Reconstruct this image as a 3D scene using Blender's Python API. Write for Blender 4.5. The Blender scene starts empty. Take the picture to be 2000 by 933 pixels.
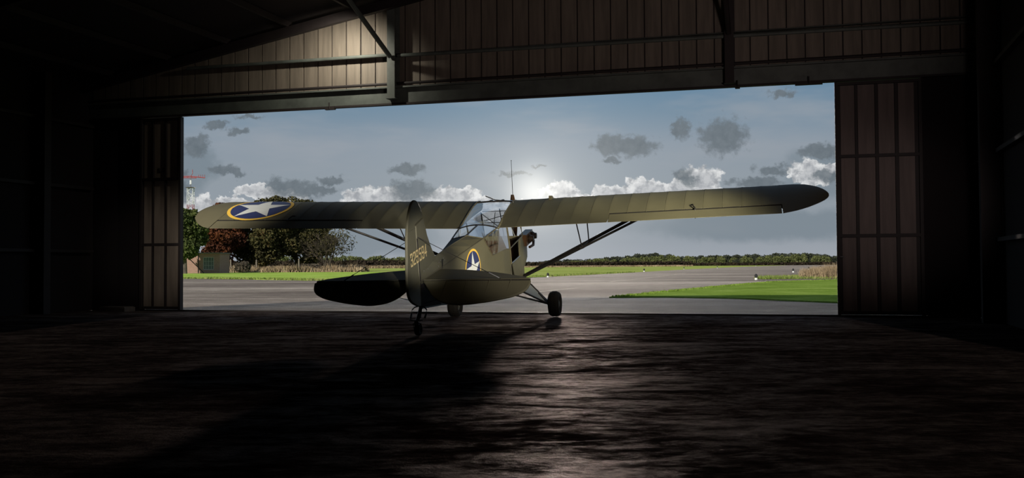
import bpy, math, random
import numpy as np
from mathutils import Vector, Matrix, noise
random.seed(7); RS = np.random.RandomState(7)
sc = bpy.context.scene
D2R = math.pi/180

# ------------------------------------------------------------ camera
FPX, PITCH, ROLL, HC = 2029.0, 0.03109, -0.00582, 0.9016
cd = bpy.data.cameras.new('camera'); cam = bpy.data.objects.new('camera', cd); sc.collection.objects.link(cam)
cd.sensor_width = 36; cd.lens = FPX/2000*36; cd.clip_end = 5000; cd.clip_start = 0.05
cd.shift_y = -13.1/2000
U = Vector((0, -math.sin(PITCH), math.cos(PITCH))); FW = Vector((0, math.cos(PITCH), math.sin(PITCH)))
XX = Vector((1, 0, 0))
r_ = XX*math.cos(ROLL)+U*math.sin(ROLL); u_ = -XX*math.sin(ROLL)+U*math.cos(ROLL)
m4 = Matrix((r_, u_, -FW)).transposed().to_4x4(); m4.translation = (0, 0, HC)
cam.matrix_world = m4
sc.camera = cam
sc.view_settings.view_transform = 'Standard'; sc.view_settings.look = 'None'
sc.view_settings.exposure = 0.0; sc.view_settings.gamma = 1.0
sc.view_settings.use_curve_mapping = False
sc.cycles.max_bounces = 7; sc.cycles.diffuse_bounces = 3; sc.cycles.glossy_bounces = 3
sc.cycles.transparent_max_bounces = 24
sc.cycles.use_denoising = True

# ------------------------------------------------------------ node helper
class NT:
    def __init__(s, tree):
        s.t = tree; s.n = tree.nodes; s.l = tree.links
    def new(s, typ, **kw):
        nd = s.n.new(typ)
        for k, v in kw.items(): setattr(nd, k, v)
        return nd
    def put(s, sock, v):
        if isinstance(v, bpy.types.NodeSocket): s.l.new(v, sock)
        else: sock.default_value = v
    def m(s, op, a, b=0.0, c=None):
        nd = s.new('ShaderNodeMath', operation=op); s.put(nd.inputs[0], a)
        if op not in ('SQRT', 'ABSOLUTE', 'ARCSINE', 'EXPONENT'): s.put(nd.inputs[1], b)
        if c is not None: s.put(nd.inputs[2], c)
        return nd.outputs[0]
    def vm(s, op, a, b=None, out=0):
        nd = s.new('ShaderNodeVectorMath', operation=op); s.put(nd.inputs[0], a)
        if b is not None: s.put(nd.inputs[1], b)
        return nd.outputs[out]
    def noise(s, vec, scale, det=4, rough=0.55, out=0, dist=0.0):
        nd = s.new('ShaderNodeTexNoise'); nd.inputs['Scale'].default_value = scale
        nd.inputs['Detail'].default_value = det; nd.inputs['Roughness'].default_value = rough
        nd.inputs['Distortion'].default_value = dist
        if vec is not None: s.l.new(vec, nd.inputs['Vector'])
        return nd.outputs[out]
    def ramp(s, fac, stops, interp='LINEAR'):
        nd = s.new('ShaderNodeValToRGB'); cr = nd.color_ramp; cr.interpolation = interp
        while len(cr.elements) > 1: cr.elements.remove(cr.elements[-1])
        for i, (p, c) in enumerate(stops):
            e = cr.elements[0] if i == 0 else cr.elements.new(p)
            e.position = p; e.color = (*c, 1) if len(c) == 3 else c
        s.put(nd.inputs[0], fac); return nd.outputs[0]
    def mix(s, f, a, b, mode='MIX'):
        nd = s.new('ShaderNodeMix', data_type='RGBA', blend_type=mode)
        s.put(nd.inputs[0], f)
        for k, v in ((6, a), (7, b)):
            if isinstance(v, tuple): v = (*v[:3], 1)
            s.put(nd.inputs[k], v)
        return nd.outputs[2]
    def smooth(s, x, a, b):
        nd = s.new('ShaderNodeMapRange', interpolation_type='SMOOTHSTEP')
        s.put(nd.inputs[0], x); nd.inputs[1].default_value = a; nd.inputs[2].default_value = b
        nd.inputs[3].default_value = 0; nd.inputs[4].default_value = 1
        return nd.outputs[0]

def lin(r, g, b):
    f = lambda c: (c/255/12.92) if c/255 <= .04045 else ((c/255+.055)/1.055)**2.4
    return (f(r), f(g), f(b))

# ------------------------------------------------------------ sky (procedural, by direction)
wd = bpy.data.worlds.new('sky'); sc.world = wd; wd.use_nodes = True
wt = NT(wd.node_tree); wt.n.clear()
tc = wt.new('ShaderNodeTexCoord'); sep = wt.new('ShaderNodeSeparateXYZ'); wt.l.new(tc.outputs['Generated'], sep.inputs[0])
az = wt.m('MULTIPLY', wt.m('ARCTAN2', sep.outputs[0], sep.outputs[1]), 180/math.pi)
el = wt.m('MULTIPLY', wt.m('ARCSINE', sep.outputs[2]), 180/math.pi)
cmb = wt.new('ShaderNodeCombineXYZ'); wt.l.new(az, cmb.inputs[0]); wt.l.new(el, cmb.inputs[1]); AE = cmb.outputs[0]
PX = 0.02824
def sky_ellipses(lst, vec):
    cur = None
    for (x, y, rx, ry) in lst:
        c = ((x-1000)*PX, (517-(x-1000)*0.0058-y)*PX, 0)
        v = wt.vm('MULTIPLY', wt.vm('SUBTRACT', vec, c), (1/(rx*PX), 1/(ry*PX), 0))
        q = wt.m('SUBTRACT', 1.0, wt.vm('LENGTH', v, out=1))
        cur = q if cur is None else wt.m('SMOOTH_MAX', cur, q, 0.15)
    return cur
base = wt.ramp(wt.m('DIVIDE', el, 60.0), [(0.0, lin(158, 164, 173)), (1.2/60, lin(146, 154, 163)), (4.5/60, lin(143, 153, 162)),
      (6.5/60, lin(139, 151, 163)), (8.2/60, lin(116, 139, 158)), (9.8/60, lin(98, 131, 157)), (0.35, lin(112, 138, 162)), (1.0, lin(96, 122, 150))])
n1 = wt.noise(wt.vm('MULTIPLY', AE, (0.10, 0.38, 0)), 1.0, 4, .55)
base = wt.mix(wt.m('MULTIPLY', wt.smooth(n1, .45, .72), .5), base, lin(157, 162, 169))
# large soft grey layers
wvec = wt.vm('ADD', AE, wt.vm('MULTIPLY', wt.vm('SUBTRACT', wt.noise(AE, 0.55, 5, .6, out=1), (.5, .5, .5)), (2.6, 1.1, 0)))
layer = sky_ellipses([(1500, 442, 330, 38), (1600, 352, 110, 60), (700, 470, 190, 42), (390, 340, 60, 60)], wvec)
base = wt.mix(wt.m('MULTIPLY', wt.smooth(layer, -.05, .5), .62), base, lin(110, 124, 134))
# fine displacement for cumulus edges
fvec = wt.vm('ADD', AE, wt.vm('MULTIPLY', wt.vm('SUBTRACT', wt.noise(AE, 1.5, 7, .62, out=1), (.5, .5, .5)), (1.9, 1.2, 0)))
puff = wt.noise(AE, 2.2, 6, .6)
voro = wt.new('ShaderNodeTexVoronoi'); voro.feature = 'SMOOTH_F1'; voro.inputs['Scale'].default_value = 1.9; voro.inputs['Smoothness'].default_value = .4
wt.l.new(fvec, voro.inputs['Vector'])
W_ = sky_ellipses([(1100, 392, 52, 40), (1195, 388, 55, 32), (1270, 380, 60, 36), (1370, 362, 45, 40), (1320, 385, 75, 34), (1570, 347, 46, 26), (1625, 335, 40, 14),
      (745, 392, 70, 26), (700, 388, 40, 18), (880, 388, 70, 24), (930, 400, 60, 20), (500, 376, 40, 14), (545, 388, 60, 14), (450, 402, 60, 16), (1000, 415, 160, 18), (395, 410, 60, 26)], fvec)
wfield = wt.m('ADD', W_, wt.m('MULTIPLY', wt.m('SUBTRACT', .5, voro.outputs['Distance']), .5))
wmask = wt.smooth(wfield, .02, .22)
wcol = wt.mix(wt.smooth(puff, .33, .60), lin(150, 154, 159), lin(229, 230, 230))
upper = wt.smooth(wfield, .05, .65)
wcol = wt.mix(wt.m('MULTIPLY', upper, .6), wcol, lin(158, 162, 168))
skyc = wt.mix(wmask, base, wcol)
Dk = sky_ellipses([(1232, 286, 66, 26), (1195, 285, 40, 24), (1328, 256, 22, 26), (1410, 272, 56, 44), (1336, 350, 26, 22), (1190, 313, 26, 8), (399, 295, 32, 28), (440, 253, 30, 10),
      (475, 266, 22, 10), (452, 340, 36, 14), (478, 344, 20, 10), (572, 371, 56, 24), (610, 378, 36, 18), (650, 357, 36, 12), (640, 374, 30, 12), (805, 374, 56, 26), (795, 333, 42, 14),
      (1000, 340, 38, 7), (1050, 325, 20, 5), (1590, 304, 50, 18), (1500, 338, 38, 14), (1605, 350, 40, 16), (365, 345, 30, 10), (370, 385, 24, 28), (1470, 362, 60, 14), (500, 238, 30, 7), (1520, 195, 34, 12)], fvec)
dmask = wt.smooth(wt.m('ADD', Dk, wt.m('MULTIPLY', wt.m('SUBTRACT', puff, .5), 1.1)), -.02, .50)
dcol = wt.mix(puff, lin(82, 93, 101), lin(120, 129, 136))
skyc = wt.mix(wt.m('MULTIPLY', dmask, .9), skyc, dcol)
# the same kind of broken cloud all around the rest of the sky
gen = wt.noise(wt.vm('MULTIPLY', AE, (0.09, 0.16, 0)), 1.0, 6, .6)
away = wt.m('MAXIMUM', wt.smooth(wt.m('ABSOLUTE', az), 20, 28), wt.smooth(el, 12, 18))
skyc = wt.mix(wt.m('MULTIPLY', wt.m('MULTIPLY', wt.smooth(gen, .5, .66), away), .8), skyc, lin(135, 142, 150))
# sun glow low behind thin cloud
gd = wt.vm('SUBTRACT', AE, ((1045-1000)*PX, (517-378)*PX, 0))
gl = wt.vm('LENGTH', gd, out=1)
g1 = wt.m('EXPONENT', wt.m('MULTIPLY', wt.m('POWER', wt.m('DIVIDE', gl, 1.25), 2.0), -1.0))
g2 = wt.m('EXPONENT', wt.m('MULTIPLY', wt.m('DIVIDE', gl, 3.2), -1.0))
glow = wt.m('ADD', wt.m('MULTIPLY', g1, .40), wt.m('MULTIPLY', g2, .30))
skyc = wt.mix(1.0, skyc, wt.mix(glow, (0, 0, 0), (1.0, .96, .86)), 'ADD')
bg = wt.new('ShaderNodeBackground'); wt.l.new(skyc, bg.inputs[0]); bg.inputs[1].default_value = 1.0
wo = wt.new('ShaderNodeOutputWorld'); wt.l.new(bg.outputs[0], wo.inputs[0])
wd.cycles.sampling_method = 'MANUAL'; wd.cycles.sample_map_resolution = 512

# hangar frame: u along the front wall, o outward from it, z up
WY = 0.28628; WO = Vector((-6.710, 21.060, 0))
TU = Vector((math.cos(WY), -math.sin(WY), 0)); TN = Vector((math.sin(WY), math.cos(WY), 0))
def H(u, o, z=0.0): return WO+TU*u+TN*o+Vector((0, 0, z))

# ------------------------------------------------------------ lights
def sun(name, direction, strength, angle, col):
    l = bpy.data.lights.new(name, 'SUN'); l.energy = strength; l.angle = angle*D2R; l.color = col
    o = bpy.data.objects.new(name, l); sc.collection.objects.link(o)
    o.rotation_euler = Vector(direction).to_track_quat('-Z', 'Y').to_euler(); return o
sd = (TN*1.75+TU*0.5-Vector((0, 0, 1.0)))
sun('sunlight', sd, 4.3, 0.6, (1.0, .93, .82))
sun('low_glow_light', (-0.055, -1.0, -0.120), 1.25, 1.6, (1.0, .88, .78))
def spot(name, loc, tgt, power, size, blend, radius, col):
    l = bpy.data.lights.new(name, 'SPOT'); l.energy = power; l.spot_size = size*D2R; l.spot_blend = blend
    l.shadow_soft_size = radius; l.color = col
    o = bpy.data.objects.new(name, l); sc.collection.objects.link(o); o.location = loc
    o.rotation_euler = (Vector(tgt)-Vector(loc)).to_track_quat('-Z', 'Y').to_euler(); return o
spot('fuselage_flood_light', (4.3, 7.2, .95), (0.1, 15.4, 1.27), 5800, 17, .8, .15, (1.0, .92, .70))
spot('wing_flood_light', (4.9, 10.0, 2.7), (2.05, 16.9, 1.85), 5200, 25, 1.0, .3, (1.0, .93, .66))
spot('fin_flood_light', (0.3, 6.5, 1.0), (-1.3, 13.9, 1.12), 2700, 8.5, .8, .1, (1.0, .96, .88))
spot('tail_flood_light', (3.4, 8.0, 2.3), (0.0, 13.6, .70), 1050, 13, 1.0, .2, (1.0, .92, .80))
spot('wingtip_flood_light', (-7.6, 10.5, 3.3), (-5.3, 18.6, 1.9), 5200, 25, 1.0, .3, (1.0, .93, .78))
spot('gable_lamp', H(3.95, -1.05, 5.28), H(3.6, 0, 4.40), 170, 150, 1.0, .04, (1.0, .93, .78))
spot('upper_wall_fill', (3.5, 4.5, 1.6), (1.6, 19.2, 5.4), 700, 60, 1.0, .4, (1.0, .80, .76))  # unseen spot added to brighten the wall above the doorway
spot('left_door_fill', (-3.0, 11.0, 1.6), (-7.2, 21.2, 1.2), 700, 15, 1.0, .3, (1.0, .9, .8))  # added fill without a fixture, lifts the left door leaf
spot('right_door_fill', (4.6, 8.5, 1.8), (6.35, 17.25, 1.8), 260, 22, 1.0, .3, (1.0, .84, .80))  # same for the right leaf: an added, unseen fill spot

# ------------------------------------------------------------ materials
def mat(name, base, rough=.6, metal=0.0, var=0.0, scale=4.0, bump=0.0, bscale=None, spec=.5, stretch=None, base2=None, det=5):
    m = bpy.data.materials.new(name); m.use_nodes = True; t = NT(m.node_tree); t.n.clear()
    p = t.new('ShaderNodeBsdfPrincipled'); o = t.new('ShaderNodeOutputMaterial'); t.l.new(p.outputs[0], o.inputs[0])
    p.inputs['Roughness'].default_value = rough; p.inputs['Metallic'].default_value = metal
    p.inputs['Specular IOR Level'].default_value = spec
    c = t.new('ShaderNodeTexCoord').outputs['Object']
    if stretch: c = t.vm('MULTIPLY', c, stretch)
    if base2 is None: base2 = tuple(max(0, x*(1-var)) for x in base)
    n = t.noise(c, scale, det, .6)
    t.l.new(t.mix(t.smooth(n, .3, .7), base2, base), p.inputs['Base Color'])
    if bump:
        b = t.new('ShaderNodeBump'); b.inputs['Strength'].default_value = 1.0; b.inputs['Distance'].default_value = bump
        t.l.new(t.noise(c, bscale or scale*3, 5, .6), b.inputs['Height']); t.l.new(b.outputs[0], p.inputs['Normal'])
    return m, t, p
def M(*a, **k): return mat(*a, **k)[0]
OD = M('olive_drab_fabric', (.128, .118, .076), .62, var=.16, scale=1.5, bump=.0006, bscale=60, spec=.35)
ODD = M('olive_drab_metal', (.12, .105, .065), .5, var=.2, scale=3, spec=.4)
BLK = M('black_strut_paint', (.02, .017, .018), .5, var=.3)
TYRE = M('black_rubber', (.007, .0058, .0055), .85, var=.3, scale=9, bump=.001, spec=.15)
RIMM = M('wheel_hub_paint', (.045, .042, .036), .5, var=.3)
ALU = M('bare_aluminium', (.5, .5, .5), .35, .8, var=.2)
SLOT = M('dark_opening', (.004, .003, .003), .9)
YEL = M('insignia_yellow', (.82, .52, .08), .55, var=.06)
NUMY = M('serial_yellow', (.80, .62, .30), .55, var=.2, scale=20)
BLUE = M('insignia_blue', (.030, .040, .135), .5, var=.1)
WHT = M('insignia_white', (.66, .69, .72), .5, var=.08)
WOOD = M('varnished_wood', (.10, .045, .018), .35, var=.3, scale=8)
BROWN = M('cabin_brown_lining', (.070, .033, .018), .8, var=.2)
GREYV = M('grey_gear_fabric', (.30, .31, .32), .7, var=.1)
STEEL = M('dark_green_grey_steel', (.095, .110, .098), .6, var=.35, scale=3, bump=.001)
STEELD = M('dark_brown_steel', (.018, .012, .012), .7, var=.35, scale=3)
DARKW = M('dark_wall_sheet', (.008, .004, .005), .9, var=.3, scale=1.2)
CLAD, ct, cp_ = mat('beige_cladding_sheet', (.185, .155, .122), .7, var=.34, scale=2.4, stretch=(4, 4, .35), bump=.002, bscale=5)
CLADJ = M('cladding_joint', (.02, .015, .014), .85)
DOORP = M('door_panel_sheet', (.15, .115, .105), .7, var=.3, scale=2.4, stretch=(4, 4, .35), bump=.002, bscale=5)
DOORL = M('pale_door_panel_sheet', (.22, .18, .145), .7, var=.3, scale=2.0, stretch=(3, 3, .4), bump=.002, bscale=5)

# thin clear glazing
GL = bpy.data.materials.new('clear_glazing'); GL.use_nodes = True; t = NT(GL.node_tree); t.n.clear()
tr = t.new('ShaderNodeBsdfTransparent'); tr.inputs[0].default_value = (.95, .97, .99, 1)
gs = t.new('ShaderNodeBsdfGlossy'); gs.inputs['Roughness'].default_value = .06; gs.inputs[0].default_value = (1, 1, 1, 1)
fr = t.new('ShaderNodeFresnel'); fr.inputs[0].default_value = 1.5
mx = t.new('ShaderNodeMixShader'); t.l.new(t.m('ADD', t.m('MULTIPLY', fr.outputs[0], .45), .05), mx.inputs[0]); t.l.new(tr.outputs[0], mx.inputs[1]); t.l.new(gs.outputs[0], mx.inputs[2])
o = t.new('ShaderNodeOutputMaterial'); t.l.new(mx.outputs[0], o.inputs[0])
GL2 = bpy.data.materials.new('scuffed_glazing'); GL2.use_nodes = True; t = NT(GL2.node_tree); t.n.clear()
tr = t.new('ShaderNodeBsdfTransparent'); tr.inputs[0].default_value = (.80, .82, .82, 1)
gs = t.new('ShaderNodeBsdfPrincipled'); gs.inputs['Base Color'].default_value = (.22, .22, .19, 1); gs.inputs['Roughness'].default_value = .4
mx = t.new('ShaderNodeMixShader'); t.l.new(t.m('MULTIPLY', t.smooth(t.noise(t.new('ShaderNodeTexCoord').outputs['Object'], 7, 5, .7), .35, .7), .55), mx.inputs[0])
t.l.new(tr.outputs[0], mx.inputs[1]); t.l.new(gs.outputs[0], mx.inputs[2])
o = t.new('ShaderNodeOutputMaterial'); t.l.new(mx.outputs[0], o.inputs[0])

GL3 = bpy.data.materials.new('reflective_side_glazing'); GL3.use_nodes = True; t = NT(GL3.node_tree); t.n.clear()
tr = t.new('ShaderNodeBsdfTransparent'); tr.inputs[0].default_value = (.95, .96, .96, 1)
gs = t.new('ShaderNodeBsdfGlossy'); gs.inputs['Roughness'].default_value = .12; gs.inputs[0].default_value = (.97, .98, 1, 1)
fr = t.new('ShaderNodeFresnel'); fr.inputs[0].default_value = 1.52
mx = t.new('ShaderNodeMixShader'); t.l.new(t.m('MINIMUM', t.m('ADD', t.m('MULTIPLY', fr.outputs[0], 2.0), .22), .92), mx.inputs[0]); t.l.new(tr.outputs[0], mx.inputs[1]); t.l.new(gs.outputs[0], mx.inputs[2])
o = t.new('ShaderNodeOutputMaterial'); t.l.new(mx.outputs[0], o.inputs[0])
# hangar floor: worn dark concrete
FLOOR, t, p = mat('worn_hangar_concrete', (.1, .1, .1), .5)
tcw = t.new('ShaderNodeTexCoord').outputs['Object']
a = t.noise(t.vm('MULTIPLY', tcw, (.55, 1.0, 1)), 1.0, 3, .6, dist=.6)
b = t.noise(t.vm('MULTIPLY', tcw, (.6, 1.1, 1)), 3.2, 7, .72, dist=.4)
f = t.m('ADD', t.m('ADD', t.m('MULTIPLY', a, .27), t.m('MULTIPLY', b, .45)), t.m('MULTIPLY', t.noise(t.vm('MULTIPLY', tcw, (.7, 1.0, 1)), 11.0, 5, .75), .28))
p.inputs['Specular IOR Level'].default_value = 0
gls = t.new('ShaderNodeBsdfGlossy'); gls.inputs['Roughness'].default_value = .42; gls.inputs[0].default_value = (1.0, .90, .88, 1)
mxf = t.new('ShaderNodeMixShader'); t.l.new(t.m('MULTIPLY', t.smooth(f, .45, .62), .040), mxf.inputs[0]); t.l.new(p.outputs[0], mxf.inputs[1]); t.l.new(gls.outputs[0], mxf.inputs[2])
t.l.new(mxf.outputs[0], [n_ for n_ in t.n if n_.type == 'OUTPUT_MATERIAL'][0].inputs[0])
t.l.new(t.ramp(f, [(.40, (.017, .011, .010)), (.48, (.041, .030, .027)), (.53, (.072, .056, .050)), (.61, (.125, .10, .088))]), p.inputs['Base Color'])
t.l.new(t.ramp(f, [(.36, (.85,)*3), (.5, (.62,)*3), (.7, (.75,)*3)]), p.inputs['Roughness'])
bp = t.new('ShaderNodeBump'); bp.inputs['Distance'].default_value = .055; bp.inputs['Strength'].default_value = 1.0
t.l.new(t.m('ADD', f, t.m('MULTIPLY', t.noise(tcw, 30, 4, .7), .12)), bp.inputs['Height']); t.l.new(bp.outputs[0], p.inputs['Normal']); t.l.new(bp.outputs[0], gls.inputs['Normal'])

APR, t, p = mat('apron_concrete', (.2, .2, .2), .85)
tcw = t.new('ShaderNodeTexCoord').outputs['Object']
a = t.noise(t.vm('MULTIPLY', tcw, (.10, .35, 1)), .45, 7, .62, dist=.6); b = t.noise(t.vm('MULTIPLY', tcw, (.5, 1, 1)), 3.0, 6, .75); c = t.noise(tcw, 22, 3, .7)
f = t.m('ADD', t.m('ADD', t.m('MULTIPLY', a, .5), t.m('MULTIPLY', b, .32)), t.m('MULTIPLY', c, .18))
t.l.new(t.ramp(f, [(.42, (.070, .053, .043)), (.475, (.135, .109, .088)), (.53, (.200, .168, .140)), (.58, (.36, .31, .26))]), p.inputs['Base Color'])
bp = t.new('ShaderNodeBump'); bp.inputs['Distance'].default_value = .01; t.l.new(c, bp.inputs['Height']); t.l.new(bp.outputs[0], p.inputs['Normal'])
p.inputs['Specular IOR Level'].default_value = .10
def grassmat(name, c1, c2, c3, s=.5):
    m, t, p = mat(name, c1, .95, spec=.0)
    tc_ = t.new('ShaderNodeTexCoord').outputs['Object']
    f = t.m('ADD', t.m('MULTIPLY', t.noise(tc_, s, 6, .65), .55), t.m('MULTIPLY', t.noise(tc_, s*14, 5, .8), .45))
    t.l.new(t.ramp(f, [(.36, c1), (.5, c2), (.66, c3)]), p.inputs['Base Color'])
    b = t.new('ShaderNodeBump'); b.inputs['Distance'].default_value = .05; t.l.new(f, b.inputs['Height']); t.l.new(b.outputs[0], p.inputs['Normal'])
    return m
GRN = grassmat('bright_mown_grass', (.095, .15, .022), (.165, .25, .04), (.30, .38, .10), .5)
GRF = grassmat('field_grass', (.15, .20, .04), (.29, .34, .08), (.44, .46, .18), .08)
def foliage(name, cols, s=.35, rough=.8):
    m, t, p = mat(name, cols[0], rough, spec=.15)
    tc_ = t.new('ShaderNodeTexCoord').outputs['Object']
    f = t.m('ADD', t.m('MULTIPLY', t.noise(tc_, s, 3, .6), .65), t.m('MULTIPLY', t.noise(tc_, s*9, 3, .8), .35))
    n = len(cols); t.l.new(t.ramp(f, [(.34+.32*i/(n-1), c) for i, c in enumerate(cols)]), p.inputs['Base Color']); return m
F_GREEN = foliage('green_leaves', [(.02, .028, .010), (.06, .078, .022), (.15, .17, .05)])
F_RED = foliage('rust_red_leaves', [(.022, .012, .008), (.07, .024, .012), (.19, .065, .02)])
F_DARK = foliage('dark_olive_leaves', [(.012, .011, .007), (.035, .032, .014), (.085, .078, .028), (.11, .048, .02)])
F_BARE = foliage('twig_brown', [(.04, .032, .025), (.09, .075, .055), (.15, .12, .085)])
F_FAR = foliage('far_woodland_leaves', [(.05, .058, .024), (.11, .125, .045), (.22, .215, .09)], .08)
F_FARD = foliage('far_dark_woodland_leaves', [(.022, .028, .02), (.04, .046, .03), (.06, .065, .04)], .08)
F_HEDGE = foliage('hedge_leaves', [(.012, .009, .007), (.028, .020, .013), (.05, .038, .02)], .5)
DRY = foliage('dry_grass', [(.14, .11, .07), (.30, .22, .13), (.52, .42, .28)], .5)
WEED = foliage('weed_grass', [(.08, .12, .025), (.18, .24, .05), (.30, .27, .12)], .5)
BARK = M('bark', (.12, .10, .08), .9, var=.5, scale=2)

# ------------------------------------------------------------ object helpers
def obj(name, verts, faces, m, parent=None, smooth=False, mi=None, kind=None):
    me = bpy.data.meshes.new(name); me.from_pydata([tuple(v) for v in verts], [], faces)
    for x in (m if isinstance(m, (list, tuple)) else [m]): me.materials.append(x)
    if mi is not None: me.polygons.foreach_set('material_index', mi)
    if smooth: me.polygons.foreach_set('use_smooth', [True]*len(me.polygons))
    me.update(); o = bpy.data.objects.new(name, me); sc.collection.objects.link(o)
    if parent: o.parent = parent
    if kind: o['kind'] = kind
    return o
def tag(o, label=None, cat=None, group=None, kind=None):
    if label: o['label'] = label
    if cat: o['category'] = cat
    if group: o['group'] = group
    if kind: o['kind'] = kind
    return o
def empty(name, label=None, cat=None, loc=(0, 0, 0), group=None, kind=None):
    o = bpy.data.objects.new(name, None); sc.collection.objects.link(o); o.location = loc; o.empty_display_size = .1
    return tag(o, label, cat, group, kind)
def copy_tree(o, parent=None):
    c = o.copy(); sc.collection.objects.link(c); c.parent = parent
    for ch in list(o.children): copy_tree(ch, c)
    return c
class MB:
    def __init__(s): s.v = []; s.f = []; s.mi = []
    def add(s, v, f, mi=0):
        n = len(s.v); s.v += [tuple(x) for x in v]; s.f += [tuple(i+n for i in q) for q in f]; s.mi += [mi]*len(f)
    def frame_box(s, p, ax, ay, az_, mi=0):     # corner + three edge vectors
        p = Vector(p); ax = Vector(ax); ay = Vector(ay); az_ = Vector(az_)
        v = [p, p+ax, p+ax+ay, p+ay]; v += [q+az_ for q in v]
        s.add(v, [(0, 3, 2, 1), (4, 5, 6, 7), (0, 1, 5, 4), (1, 2, 6, 5), (2, 3, 7, 6), (3, 0, 4, 7)], mi)
    def box(s, a, b, mi=0):
        s.frame_box(a, (b[0]-a[0], 0, 0), (0, b[1]-a[1], 0), (0, 0, b[2]-a[2]), mi)
    def tube(s, pts, r, n=8, r2=None, mi=0, flat=1.0):
        pts = [Vector(p) for p in pts]; rings = []
        k = len(pts)
        for i, p in enumerate(pts):
            d = (pts[min(i+1, k-1)]-pts[max(i-1, 0)]).normalized()
            a = d.cross(Vector((0, 0, 1)) if abs(d.z) < .9 else Vector((1, 0, 0))).normalized(); b = d.cross(a)
            rr = r if r2 is None else r+(r2-r)*i/(k-1)
            rings.append([p+a*math.cos(2*math.pi*j/n)*rr*flat+b*math.sin(2*math.pi*j/n)*rr for j in range(n)])
        v = [q for g in rings for q in g]; f = []
        for i in range(k-1):
            for j in range(n): f.append((i*n+j, i*n+(j+1) % n, (i+1)*n+(j+1) % n, (i+1)*n+j))
        f.append(tuple(range(n))[::-1]); f.append(tuple((k-1)*n+j for j in range(n)))
        s.add(v, f, mi)
    def lathe(s, prof, c, axis='y', n=28, mi=0, sx=1):   # prof: (offset along axis, radius)
        v = []; f = []; k = len(prof)
        for (h, r) in prof:
            for j in range(n):
                a = 2*math.pi*j/n; q = (r*math.cos(a), h, r*math.sin(a)) if axis == 'y' else ((h, r*math.cos(a), r*math.sin(a)) if axis == 'x' else (r*math.cos(a), r*math.sin(a), h))
                v.append((c[0]+q[0], c[1]+q[1], c[2]+q[2]))
        for i in range(k-1):
            for j in range(n): f.append((i*n+j, i*n+(j+1) % n, (i+1)*n+(j+1) % n, (i+1)*n+j))
        f.append(tuple(range(n))); f.append(tuple((k-1)*n+j for j in range(n)))
        s.add(v, f, mi)
    def build(s, name, m, parent=None, smooth=False, kind=None):
        return obj(name, s.v, s.f, m, parent, smooth, s.mi if isinstance(m, (list, tuple)) else None, kind)
def extrude_poly(mb, pts, off, mi=0):       # pts planar 3D list, off vector
    n = len(pts); off = Vector(off); v = [Vector(p) for p in pts]; v += [p+off for p in v]
    mb.add(v, [tuple(range(n))[::-1], tuple(range(n, 2*n))]+[(i, (i+1) % n, n+(i+1) % n, n+i) for i in range(n)], mi)

# ============================================================ HANGAR
UL, UR, UA = -2.2, 15.0, 9.0            # left wall, right wall, roof ridge
def roof(u): return 5.19+.18*u if u <= UA else 5.19+.18*UA-.18*(u-UA)
DEPTH = -24.5
fl = MB(); fl.add([H(UL, DEPTH), H(UR, DEPTH), H(UR, 0.02), H(UL, 0.02)], [(0, 1, 2, 3)])
fl.add([H(UL, DEPTH, -.4), H(UR, DEPTH, -.4), H(UR, 0.02, -.4), H(UL, 0.02, -.4)], [(3, 2, 1, 0)])
fl.add([H(UL, .02, -.4), H(UR, .02, -.4), H(UR, 0.02), H(UL, 0.02)], [(0, 1, 2, 3)])
fl.build('floor', FLOOR, kind='structure')
# front wall over the door opening, thin outer skin, each inner cladding sheet a child
HB, HT, OW = 3.955, 4.30, 12.69
wf = MB()
us = [UL]+[UA]+[UR]
def wallpoly(mb, pts, o0, o1, mi=0):
    extrude_poly(mb, [H(u, o0, z) for u, z in pts], TN*(o1-o0), mi)
wallpoly(wf, [(UL, HT-.1), (UR, HT-.1), (UR, roof(UR)), (UA, roof(UA)), (UL, roof(UL))], .10, .16)
wallpoly(wf, [(UL, 0), (-.97, 0), (-.97, HT-.1), (UL, HT-.1)], .10, .16)
wallpoly(wf, [(14.06, 0), (UR, 0), (UR, HT-.1), (14.06, HT-.1)], .10, .16)
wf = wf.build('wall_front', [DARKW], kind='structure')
u = UL+.02; pitch = .3065; i = 0
while u+pitch < UR:
    a, b = u+.012, u+pitch-.012; jit = (random.random()-.5)*.006
    pts = [(a, HT-.02), (b, HT-.02), (b, roof(b)-.05), (a, roof(a)-.05)]
    if a < UA < b: pts = [(a, HT-.02), (b, HT-.02), (b, roof(b)-.05), (UA, roof(UA)-.05), (a, roof(a)-.05)]
    mb = MB(); wallpoly(mb, pts, .05+jit, .075+jit)
    mb.build('cladding_sheet', CLAD, wf)
    mb = MB(); wallpoly(mb, [(u+pitch-.012, HT-.02), (u+pitch+.012, HT-.02), (u+pitch+.012, roof(u+pitch)-.05), (u+pitch-.012, roof(u+pitch)-.05)], .076, .09)
    mb.build('joint_strip', CLADJ, wf)
    u += pitch
def hbeam(name, u0, u1, o0, o1, z0, z1, m, label=None, cat=None, parent=None, kind=None):
    mb = MB(); mb.frame_box(H(u0, o0, z0), TU*(u1-u0), TN*(o1-o0), (0, 0, z1-z0)); o = mb.build(name, m, parent, kind=kind)
    return tag(o, label, cat)
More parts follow.
